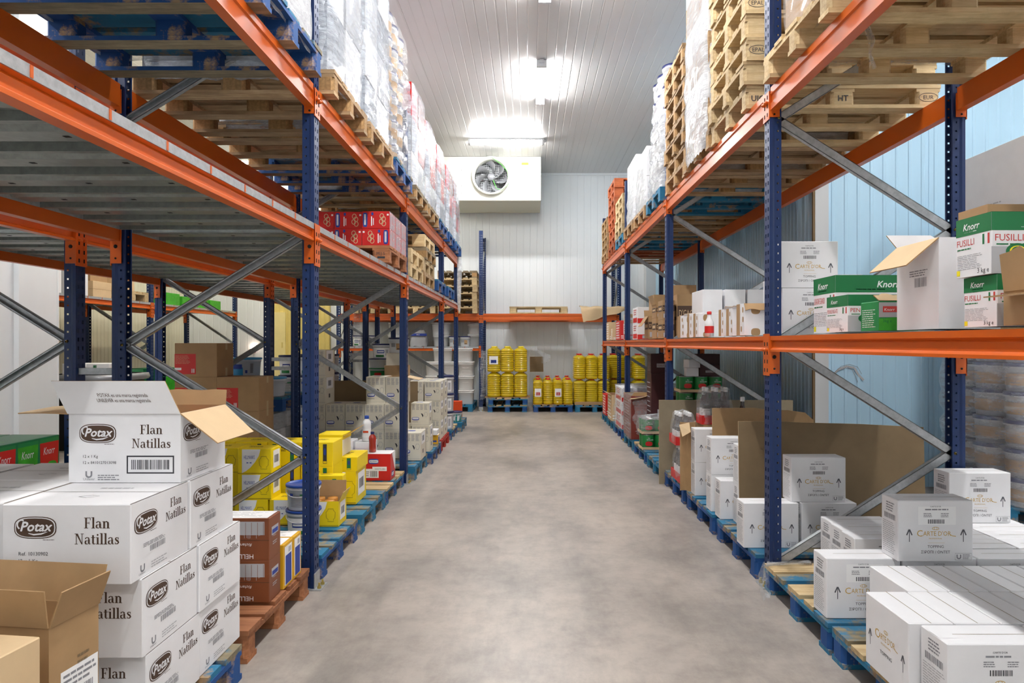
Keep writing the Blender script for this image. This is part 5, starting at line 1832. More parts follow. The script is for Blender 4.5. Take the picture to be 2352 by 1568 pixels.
# tubs and kraft cartons behind the cream wall of cartons
for i, (x, y, z, r, h, lid, kd) in enumerate(((-2.05, 8.95, .147, .14, .23, 'plastic_green', 'food'), (-2.05, 8.95, .378, .14, .23, 'plastic_green', 'food'), (-2.05, 8.95, .609, .14, .2, 'plastic_navy', 'food'), (-2.05, 8.95, .81, .14, .13, 'plastic_navy', 'green'), (-2.05, 8.95, .941, .14, .12, 'plastic_green', 'green'), (-2.05, 8.95, 1.062, .14, .13, 'plastic_navy', 'plain'), (-2.0, 8.95, 1.193, .14, .2, 'plastic_navy', 'hell'))):
    tub(x, y, z, r, h, lid, 'round tub in the tall mixed pile behind the cream cartons, %s from the floor' % ORD[i], 'mixed pile of tubs', kind=kd, handle=False)
carton('kraft', -1.86, -1.58, 8.48, 8.8, .147, .5, 'brown carton at the foot of the pile behind the cream cartons', 'brown cartons behind the cream ones')
carton('kraft', -1.86, -1.60, 8.48, 8.8, .648, .24, 'brown carton with torn white patch, middle of the pile', 'brown cartons behind the cream ones')
c = carton('kraft', -1.88, -1.60, 8.48, 8.8, .889, .22, 'brown open carton in the pile behind the cream cartons', 'brown cartons behind the cream ones')
carton('cream', -1.86, -1.62, 8.50, 8.78, 1.110, .16, 'cream carton with two round marks high in the pile', 'brown cartons behind the cream ones')
tub(-1.72, 8.64, 1.272, .13, .2, 'plastic_navy', 'tub with brown label on top of the pile behind the cream cartons', 'mixed pile of tubs', kind='food', handle=False)
for i, (x, y) in enumerate(((-2.75, 8.2), (-3.02, 8.25), (-2.75, 9.0), (-3.05, 9.0))):
    for k in range(5):
        tub(x, y, .002 + k * .25, .13, .248, 'plastic_navy', 'white tub in the rear left rack, %s column, %s from the floor' % (ORD[i], ORD[k]), 'stacked tubs in the rear left rack', kind=('text', 'hell', 'food')[k % 3], handle=False)

# middle shelf, left: ketchup cartons on a pallet, pallets further on
pallet('red', -1.78, 5.92, SL + .008, 'reddish pallet on the steel shelf under the red ketchup packs', 'pallets on the steel shelf')
mb = MB(); F = Face(mb, (.4555, -.4006, .024), (1, 0, 0), (0, 0, 1), .143, .074)
F.text('M J S', .5, .52, .34, 'ink_dark', align='c', wmax=.8); F.rect(.3, .12, .75, .36, 'ink_dark')
link('brand_mark', mb.mesh('brand_mark'), bpy.data.objects['pallet.0%d' % 0] if False else [o for o in bpy.data.objects if o.get('label', '').startswith('reddish pallet on the steel')][0])['label'] = 'stamped block mark M J S'
GK2 = 'red ketchup multipacks'
zk = SL + .155
for k in range(2):
    for i in range(4):
        for j in range(3):
            if i > 1 and k == 1 and j == 0 and i == 3:
                continue
            y0 = 5.56 + j * .25 + (.0 if (k == 0 and i < 2) or i == 0 else .02)
            carton('ketchup', -1.185 - (i + 1) * .24, -1.185 - i * .24, y0, y0 + .245, zk + k * .147, .1455, 'red ketchup pack, %s layer, %s from the aisle, %s row' % (('lower', 'upper')[k], ORD[i], ('front', 'middle', 'back')[j]), GK2, seed=1 if k == 0 and i == 0 else 0, sides='fr' if j == 0 or i == 0 else 'f')
stack('pale', -1.80, 7.05, SL + .008, 2, 'the pale pair on the left steel shelf', 'pallets on the steel shelf', seed=3)
stack(('nat', 'pale', 'grey', 'pale'), -1.80, 7.95, SL + .008, 4, 'the mixed pile on the left steel shelf', 'pallets on the steel shelf', seed=4)
stack(('blue', 'grey', 'nat'), -1.78, 8.82, SL + .008, 1, 'the single blue spot on the left steel shelf', 'pallets on the steel shelf', seed=6)
pallet('blue', -1.77, 9.85, SL + .008, 'clean blue pallet on the steel shelf past the third left post', 'pallets on the steel shelf', full=False)
board('cardboard_sheet', -2.0, 9.2, -1.3, 9.0, SL + .16, SL + .30, 'curled brown cardboard on the blue shelf pallet', 'kraft', lean=-.12)
# ---------------------------------------------------------------- back rack: pallets, bins, oil
zb = 2.012
stack(('pale', 'pale', 'pale', 'pale', 'pale', 'grey'), -1.46, 13.92, zb, 6, 'the six-high pile on the back rack', 'pile of pallets on the back rack', seed=11, rot=PI / 2)
stack(('pale', 'grey'), -2.32, 13.92, zb, 2, 'the middle low pile on the back rack', 'low piles on the back rack', seed=12, rot=PI / 2)
stack('pale', -3.18, 13.92, zb, 2, 'the leftmost low pile on the back rack', 'low piles on the back rack', seed=13, rot=PI / 2)
pallet('pale', .20, 13.86, zb, 'single pale pallet lying alone on the orange back beam', full=True, seed=1)
# crumpled brown paper over the right end of the back beam
mb = MB(); nn = 14; v = []
rr = random.Random(5)
for j in range(9):
    for i in range(nn + 1):
        u = i / nn; q = j / 8
        x = 1.06 + .98 * u
        z = 2.17 - .02 * u + (-.0 if q < .5 else 0)
        yy = 13.30 + .5 * (1 - q)
        if q > .45:
            yy = 13.42 - .02 * (q - .45)
            z = 2.16 - (q - .45) * (.62 - .48 * u)
        v.append((x + .1 * (q > .45) * (q - .45) * (1 - u), yy + .02 * math.sin(u * 9 + q * 4), z + .015 * math.sin(u * 14 + q * 7) + rr.uniform(-.006, .006)))
W = nn + 1
mb.add(v, [(j * W + i, (j + 1) * W + i, (j + 1) * W + i + 1, j * W + i + 1) for j in range(8) for i in range(nn)], 'kraft_light', True)
tag(link('packing_paper', mb.mesh('packing_paper')), 'crumpled light brown packing paper draped over the right end of the orange back beam', 'paper')

zs = 1.333
for i, (x, z, r, h, lab) in enumerate(((-1.86, zs, .17, .24, 'square white bin, lower, on the back shelf'), (-1.86, zs + .245, .20, .26, 'square white bin, upper, on the back shelf'), (-1.16, zs, .14, .26, 'white bin at the right end of the back shelf, lower'), (-1.16, zs + .262, .14, .22, 'white bin at the right end of the back shelf, upper'), (-2.85, zs, .14, .25, 'white box-shaped tub on the back shelf, lower left'), (-2.85, zs + .252, .13, .25, 'white box-shaped tub on the back shelf, upper left'))):
    tub(x, 13.95, z, r, h, 'plastic_white', lab, 'white bins on the back shelf', sq=.8, body='plastic_white', handle=False, cat='bin')
for i, x in enumerate((-1.56, -1.33)):
    tub(x, 13.62, zs, .105, .21, 'plastic_navy', 'small white tub with navy lid on the back shelf, ' + ('left', 'right')[i], 'small tubs on the back shelf', kind='food', handle=False, sq=.3)
for i, x in enumerate((-3.35, -3.6)):
    tub(x, 13.75, zs, .11, .23, 'plastic_navy', 'small tub near the left end of the back shelf, ' + ('right', 'left')[i], 'small tubs on the back shelf', kind='hell', handle=False)
t = thing('sack', 'grey printed plastic sack with blue band on the back shelf', 'sack', (-2.32, 13.8, zs))
link('sack_body', hull(.34, .26, .34, 'ink_pale', 77, wrinkle=.012, n=40, rows=12, taper=.05), t)
mb = MB(); F = Face(mb, (-.185, -.163, .22), (1, 0, 0), (0, 0, 1), .37, .05); F.rect(0, 0, 1, 1, 'ink_blue'); F.text('PRO', .42, .25, .5, 'ink_white', 2); link('band', mb.mesh('band'), t)['label'] = 'blue printed band with white letters PRO'

pallet('teal', -1.55, 13.92, 0, 'blue pallet under the white square buckets by the back wall', 'pallets at the back wall', rot=PI / 2)
GB = 'white square buckets at the back wall'
for i in range(3):
    for k in range(3):
        tub(-1.30 - i * .335, 13.55, .147 + k * .292, .16, .29, 'plastic_white', 'white square bucket, %s column from the right, %s' % (ORD[i], ('bottom', 'middle', 'top')[k]), GB, sq=.75, body='plastic_white', kind='plain', cat='bucket', handle=True)
for i in range(2):
    tub(-1.36 - i * .42, 13.6, .147 + 3 * .292, .20, .27, 'plastic_white', 'wide white bin on top of the square buckets, ' + ('right', 'left')[i], GB, sq=.5, body='plastic_white', cat='bucket', handle=False)

GO = 'yellow oil jugs at the back wall'
for k in range(2):
    pallet('bluenat', -.44, 13.86, k * .1455, 'blue pallet under the tallest oil jugs, ' + ('lower', 'upper')[k] + ' of two', 'pallets at the back wall', rot=PI / 2 + (.02 if k else 0))
def jugx(x, y, z, lab, s, cap, H=.335, labc=None):
    j = jug(x, y, z, lab, cap=cap, group=GO, lab=labc, H=H)
    j.scale = s
    return j
for k in range(2):
    for i in range(3):
        for j in range(2):
            jugx(-.72 + i * .275, 13.42 + j * .28, .2925 + .01 + k * .515, 'yellow oil jug with %s cap, left stack, %s, %s, %s row' % ('yellow', ('lower layer', 'upper layer')[k], pos[i], ('front', 'back')[j]), (1.76, 1.76, 1.53), 'plastic_yellow', labc='ink_blue' if (k and i == 0 and j == 0) else None)
mb = MB(); mb.box(-.90, .02, 13.28, 13.86, .292, .301, 'kraft'); tag(link('cardboard_sheet', mb.mesh('cardboard_sheet')), 'flat brown cardboard under the tallest oil jugs', 'cardboard sheet')
board('cardboard_sheet', .02, 13.7, .30, 13.75, .80, 1.12, 'crumpled brown cardboard behind the right side of the tallest jugs', 'kraft_dark', lean=-.05, wave=.02)
film_scrap([(.08, 13.5, 1.28), (.22, 13.52, 1.22), (.36, 13.55, 1.14), (.34, 13.56, 1.0)], .22, 'film_clear', 'crumpled clear film at the right side of the tallest oil jugs', 3)
film_scrap([(-.93, 13.4, 1.25), (-.95, 13.4, .9), (-.92, 13.4, .5), (-.95, 13.4, .25)], .14, 'film_clear', 'clear film hanging along the left side of the tallest oil jugs', 4)
pallet('blue', .49, 13.86, 0, 'blue pallet under the low group of oil jugs in the middle', 'pallets at the back wall', rot=PI / 2)
mb = MB(); mb.box(.08, .90, 13.27, 14.3, .1465, .152, 'kraft'); tag(link('cardboard_sheet', mb.mesh('cardboard_sheet')), 'flat brown cardboard under the low middle group of oil jugs', 'cardboard sheet')
for j in range(3):
    for i in range(4):
        jugx(.185 + i * .205, 13.41 + j * .24, .153, 'yellow oil jug with red cap, low middle group, %s from the left, %s row' % (ORD[i], ('front', 'second', 'back')[j]), (1.3, 1.3, 1.55 + .1 * (j == 2)), 'plastic_red', labc='ink_red' if j == 0 and i % 2 == 0 else None)
pallet('teal', 1.34, 13.86, 0, 'teal pallet under the right group of oil jugs', 'pallets at the back wall', rot=PI / 2)
for x0, x1 in ((.93, 1.78),):
    mb = MB(); mb.box(x0, x1, 13.27, 14.3, .1465, .152, 'kraft'); mb.box(x0, x1, 13.27, 13.278, .152, .21, 'kraft'); tag(link('cardboard_tray', mb.mesh('cardboard_tray')), 'brown cardboard tray under the right group of oil jugs', 'tray')
for k in range(2):
    for i in range(6):
        for j in range(2):
            if k == 0 or not (i == 9):
                x = 1.04 + i * .245
                y = 13.41 + j * .26 + (0 if k == 0 else .02)
                if i in (3, 4):
                    y += .30
                jugx(x, y, .153 + k * .512, 'yellow oil jug with red cap, right group, %s layer, %s from the left, %s row' % (('lower', 'upper')[k], ORD[i], ('front', 'back')[j]), (1.58, 1.58, 1.53), 'plastic_red')
mb = MB(); mb.box(1.80, 2.62, 13.5, 14.3, .0, .15, 'wood_blue'); tag(link('pallet', pallet_meshes(*PK['teal'], 0)[3], None, (2.25, 13.92, 0.0005), (0, 0, PI / 2)), 'teal pallet in the back right corner under the last oil jugs', 'pallet', 'pallets at the back wall')

# ---------------------------------------------------------------- right floor: white topping cartons
GC = 'white topping cartons with gold lettering'
cw, cl, ch = .34, .14, .272
z1, z2 = .147, .147 + ch + .002
def car(x0, y0, z, lab, kind='carte', w=cw, l=cl, seed=0, **kw):
    return carton(kind, x0, x0 + w, y0, y0 + l, z, ch, lab, GC, seed=seed, **kw)
car(1.354, 2.974, z1, 'white topping carton at the pallet edge, left of the raised grey-shaded one', seed=1)
car(1.655, 2.93, z2, 'white topping carton standing alone on top, nearest, with shaded front', seed=1)
car(1.70, 2.974, z1, 'white topping carton in the first row right of the edge one')
for i in range(3):
    car(2.045 + i * .345, 2.974 + .01 * i, z1, 'white topping carton, bottom layer, %s right of the lone raised one' % ORD[i])
for j in range(3):
    car(1.632 + .01 * j, 3.275 + j * .145, z1, 'white topping carton, bottom layer, middle block, %s row, left' % ORD[j])
for j in range(4):
    for i in range(2):
        car(2.0 + i * .345, 3.13 + j * .145, z1, 'white topping carton, bottom layer, right block, %s row, %s' % (ORD[j], ('left', 'right')[i]))
car(2.286, 3.555, z2, 'white topping carton raised on the far right block', seed=0)
for i in range(6):
    car(1.50 + i * .163, 2.585, z1, 'turned white topping carton, second front row, %s from the aisle' % ORD[i], kind='carte_side', w=.16, l=.295)
for i in range(7):
    car(1.328 + i * .163, 2.285, z1, 'turned white topping carton, front row, %s from the aisle' % ORD[i], kind='carte_side', w=.16, l=.295)
for i in range(3):
    car(1.362 + i * .35, 2.125, z1, 'nearest white topping carton facing the viewer, %s from the aisle' % ORD[i], seed=2, w=.345, l=.15)
car(1.315, 4.0, z1, 'white topping carton behind the near right post, left one', seed=0)
car(1.67, 4.0, z1, 'white topping carton behind the near right post, right one', seed=0)
car(1.617, 4.03, z2, 'white topping carton on top of the pair behind the near right post', seed=0)
for k in range(2):
    zk_ = (z1, z2)[k]; n_ = ('lower', 'upper')[k]
    car(1.355, 4.86, zk_, 'white topping carton with arrow, front two-high stack, ' + n_)
    car(1.365, 5.37, zk_, 'white topping carton, rear two-high stack beside brown board, ' + n_)
    car(1.445, 4.51, zk_, 'narrowly seen white carton beside the big brown sheet, ' + n_, w=.30, l=.12)
car(1.362, 4.65, z1, 'single white topping carton in front of the two-high stack')
board('cardboard_sheet', 1.445, 4.48, 2.70, 4.44, .147, .86, 'large brown cardboard sheet standing behind the white topping cartons', 'kraft_dark', lean=.03, edge=[0, 0, 0, 0, -.005, -.008, -.01, -.012, -.015, -.02, -.025, -.03, -.035])
board('cardboard_sheet', 1.47, 5.22, 2.30, 5.26, .147, .88, 'brown cardboard sheet with torn right end behind the two-high cartons', 'kraft', lean=.02, edge=[0, 0, 0, 0, 0, 0, -.01, -.01, -.02, -.02, -.03, -.04, -.1])
board('cardboard_sheet', 1.295, 6.50, 2.62, 6.48, .0, .835, 'tall grey-brown cardboard sheet standing on the floor at the second right post', 'board_grey', th=.012)
board('cardboard_sheet', 1.285, 5.56, 1.41, 5.53, .147, .73, 'narrow folded brown cardboard with a torn flap by the bottles', 'kraft', wave=.02)
mb = MB(); v = [(1.27, 5.52, .71), (1.355, 5.52, .73), (1.35, 5.45, .66), (1.28, 5.45, .62)]
mb.add(v + [(a, b_ + .006, c) for a, b_, c in v], [(0, 3, 2, 1), (4, 5, 6, 7), (0, 1, 5, 4), (2, 3, 7, 6), (1, 2, 6, 5), (3, 0, 4, 7)], 'kraft_light'); tag(link('cardboard_flap', mb.mesh('cardboard_flap')), 'light torn cardboard corner folded out beside the bottles', 'cardboard sheet')

def crate(x, y, z, nx, ny, lab, H=.30, group='packs of dark glass bottles', wrap=True):
    t = thing('bottle_tray', lab, 'bottle pack tray', (x, y, z + .001), 0, group)
    mb = MB(); w, l = nx * .085, ny * .085
    mb.box(-.01, w + .01, -.01, l + .01, 0, .004, 'kraft'); mb.box(-.01, w + .01, -.012, -.008, 0, .08, 'carton_red'); mb.box(-.014, -.010, -.012, l + .01, 0, .08, 'carton_red'); mb.box(w + .01, w + .014, -.012, l + .01, 0, .08, 'carton_red'); mb.box(-.01, w + .01, l + .008, l + .012, 0, .08, 'carton_red')
    link('tray', mb.mesh('tray'), t)
    for i in range(nx):
        for j in range(ny):
            bottle(x + .0425 + i * .085, y + .0425 + j * .085, z + .005, H, .038, 'dark glass bottle, %s, %s from the left, %s row' % (lab.split(', ')[-1] if ',' in lab else 'lowest tray', ORD[i], ORD[j]), group='bottles, ' + lab)
    if wrap:
        link('stretch_film', hull(w + .02, l + .02, H * .98, 'film_clear', len(lab), n=36, rows=14, wrinkle=.008, taper=.02), t, (w / 2, l / 2, .002))
crate(1.36, 5.76, .147, 2, 5, 'red cardboard tray of bottles on the blue pallet edge')
carton('kraft', 1.54, 1.80, 5.78, 6.10, .147, .53, 'brown carton carrying the top pack of bottles', 'brown cartons by the bottles')
crate(1.36, 6.0, .147 + .315, 2, 3, 'red cardboard tray of bottles, middle tray', H=.29)
crate(1.545, 5.80, .679, 3, 2, 'red cardboard tray of bottles, topmost tray', H=.32)
bottle(1.83, 5.60, .62, .32, .038, 'single dark bottle peeping over the brown sheet', kind='wine')
carton('kraft', 1.70, 2.0, 5.45, 5.75, .147, .47, 'low brown carton behind the torn sheet', 'brown cartons by the bottles')

# ---------------------------------------------------------------- right floor: tins and dark red goods
def canpack(x, y, z, nx, ny, lab, group, r=.075, H=.165):
    t = thing('can_tray', lab, 'tray', (x, y, z + .001), 0, group)
    mb = MB(); w, l = nx * r * 2.02, ny * r * 2.02
    mb.box(0, w, 0, l, 0, .004, 'kraft_light'); mb.box(0, w, -.003, 0, 0, .03, 'kraft_light'); mb.box(-.003, 0, 0, l, 0, .03, 'kraft_light'); mb.box(w, w + .003, 0, l, 0, .03, 'kraft_light')
    link('tray', mb.mesh('tray'), t)
    for i in range(nx):
        for j in range(ny):
            b_ = bottle(x + r * 1.01 + i * r * 2.02, y + r * 1.01 + j * r * 2.02, z + .006, H, r, 'green tin, %s, %s from the left, %s row' % (lab.replace('cardboard tray of green tins', 'tray').replace(', under film', ''), ORD[i], ORD[j]), body='can_green', band=None, kind='can', group='green tins', cat='tin', name='tin')
            if j == 0:
                mb = MB(); F = Face(mb, (-r * .55, -r * 1.0 - .001, H * .1), (1, 0, 0), (0, 0, 1), r * 1.1, H * .8)
                F.poly(superoval(.5, .36, .5, .2), 'carton_red', .1); F.text('San', .38, .82, .1, 'ink_white'); F.text('Orlando', .2, .66, .12, 'ink_white', 2)
                link('label', cached(('canlab', r, H), lambda: mb.mesh('label')), b_)
canpack(1.335, 7.68, .147, 3, 2, 'cardboard tray of green tins on the aisle pallet, lower', 'trays of green tins')
canpack(1.335, 7.70, .33, 3, 2, 'cardboard tray of green tins on the aisle pallet, upper, under film', 'trays of green tins')
t = thing('wrapped_load', 'clear film bunched round the upper tray of tins', 'plastic film', (1.56, 7.84, .335))
link('stretch_film', hull(.48, .33, .19, 'film_clear', 8, n=48, rows=10, wrinkle=.012), t)
for i in range(2):
    carton('redpack', 1.60 + i * .37, 1.96 + i * .37, 6.95, 7.35, .147, .55, 'dark red carton under the rear green tins, ' + ('left', 'right')[i], 'dark red cartons')
canpack(1.62, 6.97, .70, 3, 2, 'cardboard tray of green tins behind the second post, lower', 'trays of green tins', r=.076, H=.16)
canpack(1.62, 6.97, .875, 3, 2, 'cardboard tray of green tins behind the second post, upper', 'trays of green tins', r=.076, H=.16)
carton('maroon', 1.90, 2.16, 7.38, 7.62, .147, 1.13, 'tall dark maroon carton by the blue wall', 'dark red cartons', seed=1)
carton('maroon', 1.50, 1.76, 8.02, 8.32, .147, .88, 'dark red carton column, shade put into its colour, carrying the open high one', 'dark red cartons')
carton('maroon', 1.50, 1.74, 8.04, 8.29, 1.029, .24, 'dark red carton high up behind the second post', 'dark red cartons')
carton('maroon', 1.84, 2.06, 7.05, 7.25, 1.045, .12, 'dark red box lying on the rear green tins', 'dark red cartons', seed=1)
carton('white', 1.69, 1.82, 7.0, 7.12, 1.045, .09, 'small white printed box lying on the rear green tins', 'small white boxes on the tins', sides='ft')
carton('white', 1.69, 1.83, 7.0, 7.12, 1.137, .09, 'small tilted white box on the other small white box', 'small white boxes on the tins', rot=.25)
# big red carton under clear film with a long flap
c = carton('redpack', 1.33, 2.3, 8.5, 9.18, .147, .565, 'large dark red carton with raised flap, wrapped in clear film', sides='fl', seed=0, open_top=True)
flap(c, (-.48, -.33, .565), (.48, -.33, .565), (.03, -.03, .05), 'kraft_light', 'kraft', seed=4)
mb = MB(); v = []
for i in range(9):
    u = i / 8
    for s in (0, 1):
        v.append((-.52 + .62 * u + s * .10, -.40 + s * .16 , .53 + .30 * u * u + s * .02))
mb.add(v, [(2 * i, 2 * i + 2, 2 * i + 3, 2 * i + 1) for i in range(8)], 'kraft_light', True)
mb.add([(a, b_, c_ - .006) for a, b_, c_ in v], [(2 * i + 1, 2 * i + 3, 2 * i + 2, 2 * i) for i in range(8)], 'kraft', True)
link('long_flap', mb.mesh('long_flap'), c)['label'] = 'long curled brown flap rising to the right'
link('stretch_film', hull(1.0, .70, .56, 'film_clear', 12, wrinkle=.02), c)
for i in range(3):
    for k in range(3):
        carton('redwhite', 1.35 + .36 * i, 1.70 + .36 * i, 9.52, 10.2, .147 + k * .2, .198, 'red and white pack under film, %s layer, %s from the right aisle edge' % (('bottom', 'middle', 'top')[k], ORD[i]), 'red and white packs under film', seed=k)
t = thing('wrapped_load', 'clear film wrapped round the red and white packs past the third right post', 'plastic film', (1.89, 9.86, .149))
link('stretch_film', hull(1.12, .74, .62, 'film_clear', 14, wrinkle=.02), t)
c = carton('tea', 1.33, 1.62, 10.5, 11.05, .147, .42, 'open light brown carton with red print at the far right of the aisle', sides='fl', open_top=True)
flap(c, (-.14, .27, .42), (-.14, -.27, .42), (-.09, 0, .04), 'kraft_light', 'kraft_light')
t = thing('sauce_bottle', 'bright red round bottle in the far open carton', 'bottle', (1.46, 10.6, .40)); mb = MB(); mb.lathe([(0, 0), (.06, .01), (.065, .1), (.05, .2), (.02, .24), (0, .25)], 'plastic_red', 16); link('body', mb.mesh('body'), t); mb = MB(); mb.lathe([(.025, .23), (.025, .27), (0, .27)], 'plastic_red', 12); link('cap', mb.mesh('cap'), t)
carton('redlogo', 1.33, 1.62, 11.3, 11.8, .147, .36, 'red printed carton at the far end of the right rack, on the floor pallet', sides='fl')
film_scrap([(1.33, 3.68, .155), (1.5, 3.69, .165), (1.60, 3.715, .16), (1.62, 3.72, .158)], .06, 'film_clear', 'twisted clear film strip lying on the pallet at the near right post', 9)
film_scrap([(1.345, 3.69, .16), (1.315, 3.66, .10), (1.30, 3.62, .04), (1.31, 3.58, .01)], .09, 'film_clear', 'clear film hanging off the pallet corner at the near right post', 10)

# wrapped buckets by the blue wall
wrapped(4.2, 5.38, .148, 1.04, 1.04, 1.98, 'tall film wrapped stack of white buckets in front of the blue wall', tubs=True, tiers=9, seed=61, filmm='film_haze', bands='food', skirt=.03)
carton('bigwhite', 3.70, 4.5, 4.75, 5.65, 2.155, .80, 'big plain white carton with a barcode, on the wrapped bucket stack', sides='lf')

# ---------------------------------------------------------------- right shelf
z0 = SR + .008
GS = 'white topping cartons on the right shelf'
carton('carte', 1.485, 1.825, 3.83, 3.97, z0, ch, 'lower white topping carton on the shelf behind the near right post', GS, seed=0)
carton('carte', 1.475, 1.815, 3.83, 3.97, z0 + ch + .002, ch, 'upper white topping carton on the shelf behind the near right post', GS, seed=0)
carton('lasagne', 1.515, 1.93, 3.23, 3.48, z0, .285, 'large green-topped lasagne carton on the right shelf')
carton('penne', 1.43, 1.82, 2.93, 3.14, z0, .166, 'smaller green-topped penne carton on the right shelf')
c = carton('soup', 1.435, 1.60, 2.68, 2.83, z0, .122, 'small bright green soup carton on the right shelf', sides='fl')
flap(c, (-.08, -.07, .122), (.08, -.07, .122), (-.02, .02, .03), 'kraft_light', 'kraft', torn=.3, seed=2)
c = carton('white', 1.474, 1.70, 2.35, 2.62, z0, .33, 'tall open white carton with spread flaps on the right shelf', sides='l', seed=1, open_top=True)
flap(c, (-.112, .134, .33), (-.112, -.134, .33), (-.115, -.01, -.10), 'carton_white', 'kraft_light', lo=0, hi=.06)
flap(c, (.112, .134, .33), (-.112, .134, .33), (-.07, .03, .055), 'carton_white', 'carton_white', lo=.0, hi=.2)
carton('fusilli', 1.433, 1.80, 2.0, 2.155, z0, .16, 'lower green-topped fusilli carton on the right shelf', 'fusilli cartons')
carton('fusilli', 1.42, 1.79, 2.01, 2.175, z0 + .163, .19, 'upper green-topped fusilli carton on the right shelf', 'fusilli cartons', rot=.015)
c = carton('kraft', 1.72, 1.96, 2.45, 2.62, z0, .47, 'tall brown carton behind the fusilli cartons', open_top=True)
c = carton('kraft', 1.40, 1.75, 1.60, 1.93, z0, .10, 'torn brown carton at the right frame edge on the shelf', open_top=True)
flap(c, (-.172, .16, .10), (-.172, -.16, .10), (-.015, .0, .13), 'kraft', 'carton_cream', torn=.35, seed=9)
flap(c, (-.172, .162, .10), (.172, .162, .10), (.0, -.03, .11), 'kraft_light', 'kraft', torn=.4, seed=11)
flap(c, (-.172, .14, .09), (-.172, -.0, .09), (-.07, .03, -.005), 'carton_cream', 'kraft', torn=.3, seed=12)

def p_torn(F, side, seed):
    rr = random.Random(seed)
    if side in 'l':
        F.rect(.0, .0, .45, 1, 'kraft')
        for q in range(3):
            F.poly(superoval(.6 + rr.random() * .3, .2 + .3 * q, .08, .09), 'kraft', 2)
    if side == 'f':
        F.poly(superoval(.3, .8, .12, .14), 'kraft', 1); F.poly(superoval(.3, .1, .12, .12), 'kraft', 1)
        if seed == 1:
            F.text('MA', .78, .38, .1, 'ink_dark', wmax=.2)
PRINTS['torn'] = ('carton_white', p_torn)
GT = 'torn white cartons along the shelf edge'
for i, (x0, y0, w, l, h, s, o_) in enumerate(((1.405, 3.96, .0, .0, .0, 0, 0), (1.40, 4.25, .25, .16, .208, 1, True), (1.40, 4.50, .24, .14, .19, 2, True), (1.41, 4.72, .24, .14, .195, 3, True), (1.405, 5.42, .22, .17, .20, 4, False), (1.40, 5.62, .14, .16, .205, 5, False), (1.40, 5.90, .135, .26, .20, 6, True))):
    if w:
        c = carton('torn', x0, x0 + w, y0, y0 + l, z0, h, 'torn white and brown carton on the right shelf edge, %s past the near post' % ORD[i - 1], GT, seed=s, sides='lf', open_top=o_)
        if o_:
            flap(c, (-w / 2, -l / 2, h), (w / 2, -l / 2, h), (.0, -.03, -.05 if i == 1 else .02), 'carton_white', 'kraft', torn=.3, seed=i)
bottle(1.43, 5.18, z0, .2, .036, 'white cleaner bottle with red cap and red label on the shelf edge', body='plastic_white', cap='plastic_red', band='carton_red', kind='wine', name='cleaner_bottle')
for i in range(3):
    carton('white', 1.54 + i * .2, 1.72 + i * .205, 5.80, 6.18, z0, .425, 'tall plain white carton on the right shelf, %s from the aisle' % ORD[i], 'tall plain white cartons', seed=i)
carton('white', 1.98, 2.2, 4.3, 4.7, z0, .40, 'tall plain white carton deep on the right shelf behind the torn ones', 'tall plain white cartons')
carton('white', 1.72, 1.95, 4.45, 4.8, z0, .40, 'tall plain white carton in the middle of the right shelf', 'tall plain white cartons')
GDC = "brown cocoa cartons on the right shelf"
c = carton('dcacao', 1.555, 1.85, 6.85, 7.2, z0, .46, 'large open brown cocoa carton just past the second right post', GDC, open_top=True)
flap(c, (.145, .17, .46), (-.145, .17, .46), (.0, .02, .13), 'kraft', 'kraft')
carton('dcacao', 1.41, 1.54, 6.9, 7.15, z0, .20, 'small brown cocoa carton at the shelf edge, nearest', GDC)
carton('dcacao', 1.41, 1.54, 6.9, 7.15, z0 + .202, .20, 'small brown cocoa carton stacked on the nearest one', GDC)
carton('dcacao', 1.41, 1.56, 7.25, 7.5, z0, .23, 'brown cocoa carton second along the shelf edge, lower', GDC)
c = carton('dcacao', 1.41, 1.60, 7.25, 7.5, z0 + .232, .15, 'brown cocoa carton second along the shelf edge, upper, with raised flap', GDC, open_top=True)
flap(c, (-.095, .12, .15), (-.095, -.12, .15), (-.04, .0, .10), 'kraft_light', 'kraft_light')
c = carton('dcacao', 1.41, 1.62, 7.72, 7.98, z0, .27, 'open brown cocoa carton with a flap hanging to the left', GDC, open_top=True)
flap(c, (-.105, .12, .27), (-.105, -.12, .27), (-.08, .0, -.12), 'kraft_light', 'kraft')
flap(c, (.105, .13, .27), (-.105, .13, .27), (.0, .03, .08), 'kraft_light', 'kraft')
for k in range(2):
    carton('redwhite', 1.42, 1.74, 8.55, 8.95, z0 + k * .212, .21, 'white and red carton before the third right post, ' + ('lower', 'upper')[k], 'white and red shelf cartons', seed=k)
carton('kraft', 1.55, 1.9, 8.1, 8.45, z0, .55, 'brown carton standing behind the white and red shelf cartons', 'brown cartons deep on the right shelf', open_top=True)
carton('redwhite', 1.41, 1.62, 9.5, 9.75, z0, .24, 'white and red carton just past the third right post', 'small cartons at the far shelf end')
carton('tea', 1.41, 1.55, 9.5, 9.72, z0 + .242, .13, 'light brown carton on the white and red one past the third post', 'small cartons at the far shelf end')
carton('redlogo', 1.41, 1.66, 10.1, 10.6, z0, .30, 'bright red carton on the shelf between the last two right posts', 'small cartons at the far shelf end', sides='fl')
carton('tea', 1.41, 1.62, 11.0, 11.25, z0, .20, 'light brown carton with red print near the far shelf end, nearer', 'small cartons at the far shelf end')
carton('tea', 1.41, 1.64, 11.5, 11.9, z0, .32, 'light brown carton with red print at the very shelf end', 'small cartons at the far shelf end')

